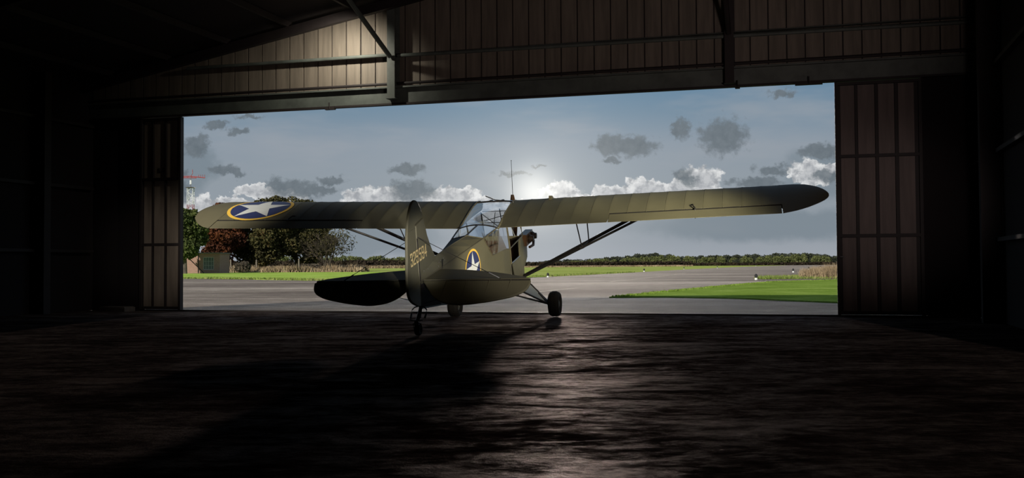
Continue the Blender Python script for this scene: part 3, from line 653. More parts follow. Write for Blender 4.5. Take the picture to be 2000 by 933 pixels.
# ============================================================ RADIO MAST
mast = empty('radio_mast', 'red and white lattice mast with crossarm aerial above the left trees', 'mast', (-80.5, 260, 0))
MR = M('mast_red', (.30, .07, .08), .6); MWt = M('mast_white', (.72, .74, .76), .6)
sec = [(0, 4, 0), (4, 8, 1), (8, 12, 0), (12, 16.4, 0), (16.4, 20.6, 1)]
for (z0, z1, w) in sec:
    mb = MB(); s = .68
    for a, b in ((-s, -s), (s, -s), (s, s), (-s, s)): mb.tube([(a, b, z0), (a, b, z1)], .075, 5)
    zz = z0; k = 0
    while zz < z1-.3:
        ze = min(zz+1.1, z1)
        for (a, b) in (((-s, -s), (s, -s)), ((s, -s), (s, s)), ((s, s), (-s, s)), ((-s, s), (-s, -s))):
            mb.tube([(*a, zz), (*b, ze)] if k % 2 else [(*b, zz), (*a, ze)], .045, 4)
        zz = ze; k += 1
    mb.build('lattice_section', MWt if w else MR, mast)
mb = MB(); mb.box((-1.0, -1.0, 20.6), (1.0, 1.0, 20.75)); mb.build('platform', BLK, mast)
mb = MB(); mb.tube([(0, 0, 20.7), (0, 0, 21.6)], .13, 6); mb.tube([(0, 0, 22.4), (0, 0, 23.4)], .13, 6); mb.build('top_pole', M('mast_grey', (.15, .16, .18), .6), mast)
mb = MB(); mb.tube([(0, 0, 21.5), (0, 0, 22.5)], .24, 6); mb.build('beacon_drum', MWt, mast)
mb = MB(); mb.tube([(-3.8, 0, 23.3), (-1.5, 0, 23.45), (0, 0, 23.5), (3.6, 0, 23.1)], .14, 5); mb.tube([(-2.6, 0, 23.15), (1.5, 0, 23.1)], .12, 5)
for k in range(6): mb.tube([(-3+k*1.0, 0, 23.15), (-2.6+k*1.0, 0, 23.4)], .07, 4)
mb.build('crossarm', MR, mast)
mb = MB(); mb.tube([(0, 0, 23.5), (.45, 0, 24.2), (.4, 0, 25.2)], .09, 5)
for k in range(4): mb.tube([(2.0+k*.5, 0, 23.2), (2.0+k*.5, 0, 23.9)], .06, 4)
mb.build('aerial', MR, mast)
# ============================================================ AIRCRAFT (local frame: x aft, y to starboard, z up; origin at the wheel axle)
YAW, ATT, BANK, RW = .21932, .21693, .01064, .21715
AX, AY = -.13858, 18.04177
def body(x, y, z):
    cb, sb = math.cos(BANK), math.sin(BANK); y, z = y*cb-z*sb, y*sb+z*cb
    ca, sa = math.cos(ATT), math.sin(ATT); xa = x*ca+z*sa; za = -x*sa+z*ca+RW
    sy, cy = math.sin(YAW), math.cos(YAW); return Vector((AX-xa*sy+y*cy, AY-xa*cy-y*sy, za))
o0 = body(0, 0, 0); ex, ey, ez = body(1, 0, 0)-o0, body(0, 1, 0)-o0, body(0, 0, 1)-o0
AC = empty('light_aircraft', 'olive drab high-wing tailwheel monoplane with star insignia parked in the hangar doorway', 'aircraft')
mw = Matrix((ex, ey, ez)).transposed().to_4x4(); mw.translation = o0; AC.matrix_world = mw
DOWN = mw.to_3x3().transposed() @ Vector((0, 0, -1))
XLE, XTE, ZTE, DIH, CH = -.1965, 1.4099, 1.5984, .02606, 1.6064
TT = [0, .0125, .03, .06, .1, .16, .23, .3, .4, .5, .6, .7, .8, .9, 1.0]
ZU = [.035, .058, .075, .092, .106, .116, .120, .119, .112, .100, .084, .065, .045, .024, .004]
ZL = [.035, .014, .007, .002, .0, .001, .003, .004, .005, .006, .006, .005, .004, .002, .0]
def interp(t_, A): return float(np.interp(t_, TT, A))
def planform(ay):
    le = float(np.interp(ay, [0, 4.86, 5.04, 5.20, 5.30, 5.36, 5.385], [XLE, XLE, -.165, -.03, .12, .27, .42]))
    te = float(np.interp(ay, [0, 4.66, 4.88, 5.05, 5.20, 5.30, 5.36, 5.385], [XTE, XTE, 1.24, 1.05, .84, .68, .54, .42])); return le, te
def wing_z(x, ay, top=True, sag=0.0):
    le, te = planform(ay); cl = max(te-le, .001); t_ = min(1, max(0, (x-le)/cl))
    s = 1.0 if ay < 4.75 else math.sqrt(max(0, 1-((ay-4.75)/.637)**2))
    c = (interp(t_, ZU) if top else interp(t_, ZL)); zm = .032; zz = zm+(c-zm)*s
    if top and sag: zz -= sag*min(1, t_*4)*min(1, (1-t_)*2.5)
    return ZTE+(XTE-x)*.03+(max(ay, .3)-.316)*DIH+CH*zz
def wing_section(y, tmax_x=None, sag=0.0):
    ay = abs(y); le, te = planform(ay); top = []; bot = []
    xe = te if tmax_x is None else tmax_x
    ts = [t_ for t_ in TT if le+t_*(te-le) < xe-.01]+[None]
    for t_ in ts:
        x = xe if t_ is None else le+t_*(te-le)
        top.append((x, y, wing_z(x, ay, True, sag))); bot.append((x, y, wing_z(x, ay, False)))
    return top, bot
def wing_part(mb, ys, xe, cap0=True, cap1=True, ribs=None):
    rings = []
    for y, sg in ys:
        t_, b_ = wing_section(y, xe, sg); rings.append(t_[::-1]+b_[1:])
    k = len(rings[0]); v = [p for r in rings for p in r]; f = []
    for i in range(len(rings)-1):
        for j in range(k-1): f.append((i*k+j, i*k+j+1, (i+1)*k+j+1, (i+1)*k+j))
        f.append((i*k+k-1, i*k, (i+1)*k, (i+1)*k+k-1))
    f.append(tuple(range(k))); f.append(tuple((len(rings)-1)*k+j for j in range(k)))
    mb.add(v, f)
HX = XTE-.305; YI, YO = 2.03, 4.655
def stations(y0, y1, pitch=.305, sag=.0048):
    n = max(1, round((y1-y0)/pitch)); out = []
    for i in range(n):
        a = y0+(y1-y0)*i/n; w_ = (y1-y0)/n
        out += [(a, 0), (a+w_*.12, sag*.45), (a+w_*.3, sag*.85), (a+w_*.5, sag), (a+w_*.7, sag*.85), (a+w_*.88, sag*.45)]
    return out+[(y1, 0)]
def mats_smooth(o, ang=35):
    o.data.polygons.foreach_set('use_smooth', [True]*len(o.data.polygons)); o.data.set_sharp_from_angle(angle=ang*D2R)
for s in (-1, 1):
    mb = MB()
    for (y0, y1, xe) in ((.316, YI, None), (YI, YO, HX-.045)):
        wing_part(mb, [(s*a, b_) for a, b_ in stations(y0, y1)], xe)
    tip = [YO, 4.75, 4.86, 4.95, 5.04, 5.12, 5.20, 5.26, 5.30, 5.34, 5.365, 5.38]
    wing_part(mb, [(s*a, 0) for a in tip], None)
    w = mb.build('wing', OD, AC); mats_smooth(w, 40)
    # rib tapes, one thin raised line at each rib
    y = .316; ribs = []
    for (y0, y1, xe) in ((.316, YI, XTE-.02), (YI, YO, HX-.02)):
        n = round((y1-y0)/.305)
        for i in range(n+1):
            yy = y0+(y1-y0)*i/n
            if ribs and abs(ribs[-1]-yy) < .05: continue
            ribs.append(yy); mb = MB(); v = []
            xs = np.linspace(XLE+.01, xe, 18)
            for x in xs: v += [(x, s*(yy-.010), wing_z(x, yy)+.0015), (x, s*(yy+.010), wing_z(x, yy)+.0015)]
            mb.add(v, [(2*i_, 2*i_+1, 2*i_+3, 2*i_+2) for i_ in range(17)]); mb.build('rib_tape', OD, w)
    # aileron
    mb = MB(); n = 14; rings = []
    for i in range(n+1):
        y = YI+.015+(YO-YI-.03)*i/n; r = []
        for x in np.linspace(XTE, HX+.016, 6): r.append((x, s*y, wing_z(x, y)))
        for x in np.linspace(HX+.016, XTE, 6): r.append((x, s*y, wing_z(x, y, False)))
        rings.append(r)
    k = 12; v = [p for r in rings for p in r]; f = [(i*k+j, i*k+(j+1) % k, (i+1)*k+(j+1) % k, (i+1)*k+j) for i in range(n) for j in range(k)]
    f += [tuple(range(k)), tuple(n*k+j for j in range(k))]; mb.add(v, f); al = mb.build('aileron', OD, AC); mats_smooth(al, 40)
    # near-black strip that paints the shadow inside the hinge gap
    mb = MB(); v = []
    for y in np.linspace(YI, YO, 12): v += [(HX-.043, s*y, wing_z(HX-.043, y)-.004), (HX+.012, s*y, wing_z(HX, y)-.050)]
    mb.add(v, [(2*i, 2*i+1, 2*i+3, 2*i+2) for i in range(11)]); mb.build('hinge_gap_shade', SLOT, w)
    yh = 3.36; zt_ = wing_z(HX, yh)
    mb = MB(); mb.tube([(HX-.16, s*(yh-.06), wing_z(HX-.16, yh)+.01), (HX-.10, s*(yh-.04), zt_+.055), (HX-.02, s*yh, zt_+.02), (HX+.04, s*yh, zt_+.012)], .010, 6)
    mb.add([(HX-.17, s*(yh-.10), wing_z(HX-.17, yh)+.006), (HX-.17, s*(yh-.02), wing_z(HX-.17, yh)+.006), (HX-.10, s*(yh-.04), wing_z(HX-.1, yh)+.05)], [(0, 1, 2)])
    mb.tube([(HX+.03, s*yh, zt_+.012), (HX+.03, s*yh, wing_z(HX, yh, False)-.07)], .008, 5)
    mb.build('aileron_horn', BLK, al)
# insignia patches draped on the port wing top
def draped(name, pts2, zf, off, m, parent, cx, cy, rings=10):
    v = [(cx, cy, zf(cx, cy)+off)]; n = len(pts2); f = []
    for r in range(1, rings+1):
        for (x, y) in pts2: xx, yy = cx+(x-cx)*r/rings, cy+(y-cy)*r/rings; v.append((xx, yy, zf(xx, yy)+off))
    for j in range(n): f.append((0, 1+j, 1+(j+1) % n))
    for r in range(rings-1):
        for j in range(n): a = 1+r*n; f.append((a+j, a+n+j, a+n+(j+1) % n, a+(j+1) % n))
    return obj(name, v, f, m, parent, True)
def circle(cx, cy, r, n=72): return [(cx+r*math.cos(2*math.pi*i/n), cy+r*math.sin(2*math.pi*i/n)) for i in range(n)]
def star(cx, cy, r, a0, sub=6):
    c = []
    for i in range(10):
        a = a0+math.pi*i/5; q = r if i % 2 == 0 else r*.382; c.append((cx+q*math.cos(a), cy+q*math.sin(a)))
    out = []
    for i in range(10):
        a, b = c[i], c[(i+1) % 10]
        for k in range(sub): out.append((a[0]+(b[0]-a[0])*k/sub, a[1]+(b[1]-a[1])*k/sub))
    return out
zf = lambda x, y: wing_z(x, abs(y))
CX, CY, CR = .525, -4.11, .575
ins = draped('wing_insignia', circle(CX, CY, CR), zf, .004, YEL, AC, CX, CY); ins['label'] = 'round star insignia with yellow rim on the left wing'
draped('blue_disc', circle(CX, CY, CR*.90), zf, .0065, BLUE, ins, CX, CY)
draped('white_star', star(CX, CY, CR*.90, math.pi), zf, .009, WHT, ins, CX, CY)

# ---- fuselage
def hw_(x): return float(np.interp(x, [-1.0, -.28, 1.2, 4.62], [.28, .33, .33, .016]))
def zb_(x): return float(np.interp(x, [-.28, .3, 1.0, 2.09, 3.94, 4.62], [.43, .36, .40, .60, 1.02, 1.15]))
def zt_(x): return float(np.interp(x, [2.09, 4.62], [1.565, 1.49]))
def zr_(x): return float(np.interp(x, [2.17, 3.0, 3.83, 4.62], [1.628, 1.655, 1.662, 1.62]))
def side_quads(mb, cols, s, dy=0.0):        # cols: list of (x, z0, z1)
    v = []; f = []
    for x, a, b in cols: v += [(x, s*(hw_(x)+dy), a), (x, s*(hw_(x)+dy), b)]
    for i in range(len(cols)-1): f.append((2*i, 2*i+1, 2*i+3, 2*i+2))
    mb.add(v, f)
SILL = lambda x: float(np.interp(x, [-.28, .745, .964, 1.74, 2.09], [1.148, 1.124, 1.170, 1.232, 1.56]))
fz = MB()
for s in (-1, 1):
    if s == 1:
        side_quads(fz, [(x, zb_(x), SILL(x)) for x in (-.28, .05, .09)], s)
        side_quads(fz, [(x, zb_(x), .86) for x in (.09, .4, .71)], s)
        side_quads(fz, [(x, zb_(x), SILL(x)) for x in (.71, .745, .964, 1.2, 1.74, 2.09)], s)
    else: side_quads(fz, [(x, zb_(x), SILL(x)) for x in (-.28, .3, .745, .964, 1.2, 1.74, 2.09)], s)
    side_quads(fz, [(x, zb_(x), zt_(x)) for x in (2.09, 2.6, 3.1, 3.6, 4.1, 4.62)], s)
    v = []
    for x in (2.09, 2.6, 3.1, 3.6, 4.1, 4.62): v += [(x, s*hw_(x), zt_(x)), (max(x, 2.17) if x < 2.2 else x, 0, zr_(x))]
    fz.add(v, [(2*i, 2*i+1, 2*i+3, 2*i+2) for i in range(5)])
xs = (-.28, .3, 1.0, 1.2, 2.09, 3.0, 3.94, 4.62); v = []
for x in xs: v += [(x, -hw_(x), zb_(x)), (x, hw_(x), zb_(x))]
fz.add(v, [(2*i, 2*i+1, 2*i+3, 2*i+2) for i in range(len(xs)-1)])
fz.add([(-.28, -.33, .43), (-.28, .33, .43), (-.28, .33, 1.148), (-.28, -.33, 1.148)], [(0, 1, 2, 3)])
fz.add([(4.62, -.016, 1.15), (4.62, .016, 1.15), (4.62, .016, 1.49), (4.62, 0, 1.62), (4.62, -.016, 1.49)], [(0, 1, 2, 3, 4)])
fus = fz.build('fuselage', OD, AC)
for s in (-1, 1):
    mb = MB(); pts = [(x, s*(hw_(x)+.001), zt_(x)) for x in (2.09, 3.0, 4.0, 4.6)]; mb.tube(pts, .008, 6); mb.tube([(2.09, s*(hw_(2.09)), 1.56), (1.74, s*(hw_(1.74)), 1.232), (.964, s*(hw_(.964)), 1.17), (.745, s*.333, 1.124)], .009, 6); mb.build('longeron_edge', ODD, fus)
    mb = MB(); mb.tube([(x, s*(hw_(x)+.001), zb_(x)) for x in (-.28, .3, 1.0, 1.2, 2.09, 3.94, 4.6)], .008, 6); mb.build('longeron_edge', ODD, fus)
mb = MB(); mb.tube([(2.17, 0, 1.628), (3.0, 0, 1.655), (3.83, 0, 1.662)], .007, 6); mb.build('stringer', ODD, fus)
mb = MB(); mb.tube([(.755, .337, .86), (.80, .338, .60), (.83, .337, .40)], .005, 5); mb.build('seam', BLK, fus)
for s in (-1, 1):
    mb = MB(); mb.add([(3.95, s*(hw_(3.95)+.002), 1.03), (4.60, s*(hw_(4.60)+.002), 1.16), (4.60, s*(hw_(4.60)+.002), 1.455), (4.15, s*(hw_(4.15)+.002), 1.455)], [(0, 1, 2, 3)]); mb.build('tail_side_shade', M('dark_tail_shade', (.010, .005, .006), .9), fus)  # dark panel: shade below the elevator put into the side colour
# fuselage star: in the starboard side plane
def side_pt(x, z, off): return (x+.0925*off, hw_(x)+off, z)
def flat_patch(name, pts2, off, m, parent): return obj(name, [side_pt(x, z, off) for x, z in pts2], [tuple(range(len(pts2)))], m, parent)
FX, FZ, FR = 2.64, 1.185, .330
fi = flat_patch('fuselage_insignia', circle(FX, FZ, FR), .004, YEL, AC); fi['label'] = 'round star insignia with yellow rim on the fuselage side'
flat_patch('blue_disc', circle(FX, FZ, FR*.90), .0065, BLUE, fi)
stp = star(FX, FZ, FR*.90, math.pi/2, 1); v = [side_pt(FX, FZ, .009)]+[side_pt(x, z, .009) for x, z in stp]
obj('white_star', v, [(0, 1+i, 1+(i+1) % 10) for i in range(10)], WHT, fi)
# engine cowl
cw = MB(); secs = [(-.28, .33, .43, 1.148, .05), (-.45, .33, .50, 1.12, .07), (-.75, .30, .55, 1.04, .10), (-1.0, .25, .60, 1.0, .13), (-1.10, .15, .68, .94, .10)]
v = []; K = 16
for (x, w_, a, b, c) in secs:
    for j in range(K):
        th = 2*math.pi*(j+.5)/K; cx_, sx_ = math.cos(th), math.sin(th); e = .45
        v.append((x, w_*abs(cx_)**e*(1 if cx_ > 0 else -1), (a+b)/2+(b-a)/2*abs(sx_)**e*(1 if sx_ > 0 else -1)))
f = [(i*K+j, i*K+(j+1) % K, (i+1)*K+(j+1) % K, (i+1)*K+j) for i in range(len(secs)-1) for j in range(K)]+[tuple(4*K+j for j in range(K))]
cw.add(v, f); cwo = cw.build('engine_cowl', ODD, AC); mats_smooth(cwo, 50)
for s in (-1, 1):
    for xc in (-.62, -.88):
        mb = MB(); mb.lathe([(0, .06), (.05, .075), (.15, .07), (.165, .055), (.20, .05)] if s > 0 else [(0, .06), (-.05, .075), (-.15, .07), (-.165, .055), (-.20, .05)], (xc, s*.26, 1.03-(.0)), 'y', 14)
        for k in range(4): mb.lathe([(s*(.035+k*.03), .086), (s*(.042+k*.03), .086)], (xc, s*.26, 1.03), 'y', 14)
        mb.build('engine_cylinder', M('cylinder_%d_%d' % (s, int(xc*100)), (.06, .036, .022), .5, .2, var=.3), AC)
    mb = MB(); mb.tube([(-.88, s*.40, .95), (-.74, s*.42, .89), (-.60, s*.38, .88)], .024, 8); mb.build('exhaust_pipe', WOOD, AC)
    mb = MB(); mb.frame_box((-.98, s*.24, .93), (.55, 0, 0), (0, s*.13, 0), (0, 0, .20)); mb.build('air_baffle', WOOD, AC)
# propeller, at rest
pr = MB(); n = 14; v = []
for i in range(n+1):
    z = -.91+1.82*i/n; a = abs(z)/.91; w_ = .035+.055*math.sin(math.pi*min(1, a*1.05))**.8 if a < .97 else .03; tw = (.9-.7*a)*(1 if z > 0 else -1)
    for (p_, q) in ((-w_, 0), (0, .016), (w_, 0), (0, -.010)): v.append((-1.17+p_*math.sin(tw)+q*math.cos(tw), p_*math.cos(tw)-q*math.sin(tw), .83+z))
pr.add(v, [(i*4+j, i*4+(j+1) % 4, i*4+4+(j+1) % 4, i*4+4+j) for i in range(n) for j in range(4)]+[(0, 1, 2, 3), tuple(n*4+j for j in range(4))])
po = pr.build('propeller', WOOD, AC); mb = MB(); mb.lathe([(-1.24, .03), (-1.22, .07), (-1.10, .08)], (0, 0, .83), 'x', 14); mb.build('propeller_hub', ALU, po)
# ---- cabin glazing and frames
def glass(name, pts, m=GL, parent=AC, lab=None):
    mb = MB(); mb.add(pts, [tuple(range(len(pts)))]); o = mb.build(name, m, parent); 
    if lab: o['label'] = lab
    return o
RY = .312
def root_top(x): return wing_z(x, .316)
XF0, XF1, XF2 = XLE+.06, .20, XTE+.03
def arch(x, z, k=.045, n=10): return [(x, RY*(2*i/n-1), z+k*(1-(2*i/n-1)**2)) for i in range(n+1)]
def skin(name, xs, zs, ks, m, xshift=0):
    rows = [arch(x, z, k) for x, z, k in zip(xs, zs, ks)]; v = [p for r in rows for p in r]; n = 11
    o = obj(name, v, [(i*n+j, i*n+j+1, (i+1)*n+j+1, (i+1)*n+j) for i in range(len(rows)-1) for j in range(n-1)], m, AC, True); return o
xa = list(np.linspace(XF0, XF1, 6)); skin('skylight_pane', xa, [root_top(x)-.004 for x in xa], [.012]*6, GL)
xb = list(np.linspace(XF1, XTE+.02, 10)); zb__ = [root_top(min(x, XTE))-.004 for x in xb]; zb__[-1] = 1.605; skin('skylight_pane', xb, zb__, list(np.linspace(.012, .055, 10)), GL)
fr_ = []
def bar(pts, r=.009, name='window_frame', m=ODD): mb = MB(); mb.tube(pts, r, 6); return mb.build(name, m, AC)
bar(arch(XF1, root_top(XF1), .012), .011, m=BLK); bar(arch(XF0, root_top(XF0), .012), .012, m=BLK)
for yy in (-.10, .10): bar([(x, yy, root_top(x)+.012) for x in xa], .010, m=BLK)
TEA = arch(XTE+.02, 1.605, .055); bar(TEA, .011, m=BLK)
for s in (-1, 1): bar([(x, s*RY, root_top(x)) for x in list(np.linspace(XLE+.02, XTE, 14))], .010)
# rear slanted window behind the wing: two panes with a centre bar
LA = [(2.09, -.25, 1.565), (2.17, 0, 1.628), (2.09, .25, 1.565)]
for s in (-1, 1):
    rim = [p for p in (TEA if s > 0 else TEA[::-1])][5:]
    pts = [(2.17, 0, 1.628)]+rim+[(2.09, s*.25, 1.565)]; glass('rear_window_pane', pts, GL)
bar([(2.17, 0, 1.630), TEA[5]], .012, m=BLK); bar([LA[0], LA[1], LA[2]], .010)
for s in (-1, 1): bar([(2.09, s*.25, 1.565), TEA[10 if s > 0 else 0]], .012)
# side windows
for s in (-1, 1):
    Zt = 1.575
    q = [(2.09, s*.25, 1.56), (1.74, s*hw_(1.74), 1.235), (1.50, s*hw_(1.5), 1.215), (1.42, s*.325, Zt)]
    glass('side_window_pane', q, GL2, lab='scuffed rear quarter pane' if s > 0 else None)
    q = [(1.50, s*hw_(1.5), 1.215), (.964, s*.332, 1.175), (.80, s*.332, 1.135), (.88, s*.332, 1.60), (1.42, s*.325, Zt)]; glass('side_window_pane', q, GL3 if s > 0 else GL)
    bar([(.74, s*.333, 1.12), (.80, s*.333, 1.35), (.90, s*.333, 1.60)], .014); bar([(1.50, s*hw_(1.5), 1.215), (1.44, s*.327, 1.45), (1.42, s*.325, Zt)], .004, m=ODD)
    bar([(-.28, s*.333, 1.148), (-.20, s*.333, 1.30), (-.08, s*.325, 1.60)], .012)
    bar([(-.28, s*.333, 1.15), (.745, s*.334, 1.128)], .010)
    if s < 0: glass('side_window_pane', [(-.28, s*.33, 1.15), (.74, s*.33, 1.12), (.86, s*.33, 1.62), (-.08, s*.33, 1.62)], GL)
    wr = MB(); wr.add([(XTE-.5, s*.33, 1.60), (XTE+.03, s*.325, 1.575), (XTE+.03, s*.31, 1.61), (XTE-.5, s*.316, 1.63)], [(0, 1, 2, 3)]); wr.build('wing_root_fairing', OD, AC)
glass('windshield', [(-.30, -.31, 1.15), (-.30, .31, 1.15), (-.10, .31, 1.66), (-.10, -.31, 1.66)], GL)
bar([(-.30, 0, 1.15), (-.10, 0, 1.66)], .008, m=BLK)
# open clamshell door: lower half hanging outside, small lining, sill trim
mb = MB(); mb.add([(.10, .34, .855), (.71, .34, .865), (.71, .375, .60), (.12, .375, .60)], [(0, 1, 2, 3)]); mb.add([(.10, .35, .855), (.71, .35, .865), (.71, .385, .60), (.12, .385, .60)], [(3, 2, 1, 0)])
mb.build('lower_door', OD, AC); bar([(.09, .345, .868), (.71, .345, .878)], .010, 'door_sill_trim', ALU)
bar([(.72, .338, .87), (.745, .338, 1.12)], .012, 'door_post'); bar([(.09, .338, .87), (-.02, .338, 1.14)], .012, 'door_post')
bar([(.10, .36, 1.60), (.10, .60, 1.585), (.70, .60, 1.585), (.74, .36, 1.60)], .010, 'upper_door_frame')
# cabin interior
mb = MB(); mb.frame_box((-.26, -.31, .46), (1.3, 0, 0), (0, .62, 0), (0, 0, .02)); mb.build('cabin_floor', BROWN, AC)
mb = MB(); mb.add([(-.26, -.318, .46), (1.7, -.27, .62), (1.7, -.27, 1.18), (.745, -.32, 1.08), (-.26, -.318, 1.10)], [(0, 1, 2, 3, 4)]); mb.build('cabin_lining', BROWN, AC)
mb = MB(); mb.add([(-.24, -.31, .46), (-.24, .31, .46), (-.24, .31, 1.08), (-.24, -.31, 1.08)], [(0, 1, 2, 3)]); mb.build('instrument_panel', BROWN, AC)
for xq in (.45, 1.25):
    mb = MB(); mb.frame_box((xq-.42, -.21, .62), (.42, 0, 0), (0, .42, 0), (0, 0, .08)); mb.frame_box((xq, -.20, .62), (.06, 0, 0), (0, .40, 0), (.05, 0, .36)); mb.build('seat', BROWN, AC)
CT = M('cabin_tube', (.34, .35, .34), .5)
for pts in ([(.05, -.3, 1.62), (1.3, .3, 1.60)], [(.05, .3, 1.62), (1.3, -.3, 1.60)], [(-.1, -.31, 1.62), (-.1, .31, 1.62)], [(.92, -.31, 1.60), (.92, .31, 1.60)], [(1.38, -.3, 1.58), (1.9, -.28, 1.2)], [(-.28, -.2, 1.14), (-.1, -.08, 1.6)], [(-.28, .2, 1.14), (-.1, .08, 1.6)]):
    bar(pts, .006, 'cabin_tube', CT)
# ---- tail
TH = .018
def outline_solid(name, pts, axis, th, m, parent, bevel=.012):
    bm = bmesh_from(pts, axis, th); me = bpy.data.meshes.new(name); bm.to_mesh(me); bm.free(); me.materials.append(m)
    o = bpy.data.objects.new(name, me); sc.collection.objects.link(o); o.parent = parent
    md = o.modifiers.new('edge', 'BEVEL'); md.width = bevel; md.segments = 2; md.limit_method = 'ANGLE'; md.angle_limit = 50*D2R; return o
import bmesh
def bmesh_from(pts, off, th):
    bm = bmesh.new(); off = Vector(off); a = [bm.verts.new(Vector(p)-off*th) for p in pts]; b = [bm.verts.new(Vector(p)+off*th) for p in pts]; n = len(pts)
    bm.faces.new(a[::-1]); bm.faces.new(b)
    for i in range(n): bm.faces.new((a[i], a[(i+1) % n], b[(i+1) % n], b[i]))
    bmesh.ops.recalc_face_normals(bm, faces=bm.faces); return bm
def curve_pts(pts, n=4):       # Catmull-Rom through open list
    P = [Vector(p) for p in pts]; out = []
    for i in range(len(P)-1):
        p0, p1, p2, p3 = P[max(i-1, 0)], P[i], P[i+1], P[min(i+2, len(P)-1)]
        for k in range(n):
            t_ = k/n; out.append(.5*((2*p1)+(p2-p0)*t_+(2*p0-5*p1+4*p2-p3)*t_*t_+(3*p1-p0-3*p2+p3)*t_**3))
    out.append(P[-1]); return out
fin_pts = [(4.60, 0, 1.20), (4.575, 0, 2.22), (4.235, 0, 2.262), (4.21, 0, 2.20), (4.137, 0, 2.023), (4.0, 0, 1.83), (3.84, 0, 1.668), (3.80, 0, 1.60), (4.3, 0, 1.5)]
fin = outline_solid('fin', fin_pts, (0, 1, 0), TH, OD, AC)
rud_c = curve_pts([(4.25, 0, 2.292), (4.33, 0, 2.41), (4.44, 0, 2.51), (4.56, 0, 2.548), (4.70, 0, 2.505), (4.86, 0, 2.345), (4.96, 0, 2.12), (5.005, 0, 1.92), (5.055, 0, 1.72), (5.075, 0, 1.55), (5.065, 0, 1.42), (4.985, 0, 1.33), (4.85, 0, 1.255), (4.70, 0, 1.195), (4.622, 0, 1.175)], 4)
rud = outline_solid('rudder', [*rud_c, Vector((4.615, 0, 2.245))], (0, 1, 0), TH, OD, AC)
for (x0, z0, x1, z1) in ((4.62, 1.5, 5.03, 1.5), (4.62, 1.85, 4.99, 1.85), (4.61, 2.2, 4.91, 2.2)):
    for s in (-1, 1):
        mb = MB(); mb.tube([(x0, s*TH, z0), (x1, s*TH, z1)], .003, 5); mb.build('rib_line', OD, rud)
# serial number blocks
SEG = {'3': [(0, 1, 1, 1), (1, 1, 1, .5), (.35, .5, 1, .5), (1, .5, 1, 0), (1, 0, 0, 0), (0, 0, 0, .2), (0, .8, 0, 1)], '2': [(0, .78, 0, 1), (0, 1, 1, 1), (1, 1, 1, .55), (1, .55, 0, .25), (0, .25, 0, 0), (0, 0, 1, 0)],
       '9': [(1, .5, 0, .5), (0, .5, 0, 1), (0, 1, 1, 1), (1, 1, 1, 0), (1, 0, 0, 0), (0, 0, 0, .2)], '5': [(1, 1, 0, 1), (0, 1, 0, .58), (0, .58, 1, .58), (1, .58, 1, 0), (1, 0, 0, 0), (0, 0, 0, .2)],
       '4': [(0, 1, 0, .35) , (0, .35, 1.15, .35), (.8, 1, .8, 0)]}
SEG['4'] = [(.72, 1, -.05, .32), (-.05, .32, 1.15, .32), (.78, 1, .78, 0)]
def digit(ch, xl, z0, w_, h_, st, y, m, parent, name='serial_digit'):
    mb = MB()
    for k_, (a, b, c, d) in enumerate(SEG[ch]):
        p = Vector((xl-a*(w_-st)-st/2, 0, z0+st/2+b*(h_-st))); q = Vector((xl-c*(w_-st)-st/2, 0, z0+st/2+d*(h_-st))); dd = (q-p); L = dd.length
        if L < 1e-6: continue
        dd /= L; nn = Vector((-dd.z, 0, dd.x))*st/2; e = dd*st*.46; yy = y+.0003*k_
        v = [p-e-nn*.7, p-e*.5-nn, q+e*.5-nn, q+e-nn*.7, q+e+nn*.7, q+e*.5+nn, p-e*.5+nn, p-e+nn*.7]; mb.add([(a_.x, yy, a_.z) for a_ in v], [tuple(range(8))])
    return mb.build(name, m, parent)
for i, ch in enumerate('329594'):
    xl = 4.925-i*.117-(.012 if i > 2 else 0); digit(ch, xl, 1.755, .092, .168, .022, TH+.0045, NUMY, rud if i < 3 else fin)
# stabilizers and elevators
XH, ZH, EL = 4.505, 1.4804, 32*D2R
def stab(s):
    le = curve_pts([(3.86, s*.06, ZH), (3.92, s*.39, ZH), (3.985, s*.60, ZH), (4.09, s*.86, ZH), (4.21, s*1.07, ZH), (4.33, s*1.26, ZH), (4.41, s*1.36, ZH), (4.475, s*1.42, ZH), (XH-.012, s*1.445, ZH)], 3)
    return outline_solid('stabilizer', le+[Vector((XH-.012, s*.02, ZH))], (0, 0, 1), TH, OD, AC)
cs, sn = math.cos(EL), math.sin(EL)
def elev(s):
    prof_ = [(.035, .0), (.10, .10), (.145, .165), (.20, .25), (.27, .32), (.36, .375), (.47, .407), (.61, .42), (.78, .402), (.95, .372), (1.10, .335), (1.23, .298), (1.32, .255), (1.385, .21), (1.43, .15), (1.452, .08), (1.457, .012)]
    P = curve_pts([(XH+.010+c*cs, s*y, ZH-c*sn) for y, c in prof_], 3); e = outline_solid('elevator', P, (sn, 0, cs), TH*.9, OD, AC)
    for y, c in ((.35, .37), (.62, .41), (.92, .37), (1.2, .30)):
        mb = MB(); mb.tube([(XH+.02+sn*TH, s*y, ZH+cs*TH*.9), (XH+c*cs+sn*TH, s*(y-.03), ZH-c*sn+cs*TH*.9)], .003, 5); mb.build('rib_line', OD, e)
    return e
for s in (-1, 1): stab(s); elev(s)
mb = MB(); mb.tube([(XH, -1.44, ZH), (XH, 1.44, ZH)], .010, 6); mb.build('elevator_hinge_tube', BLK, AC)
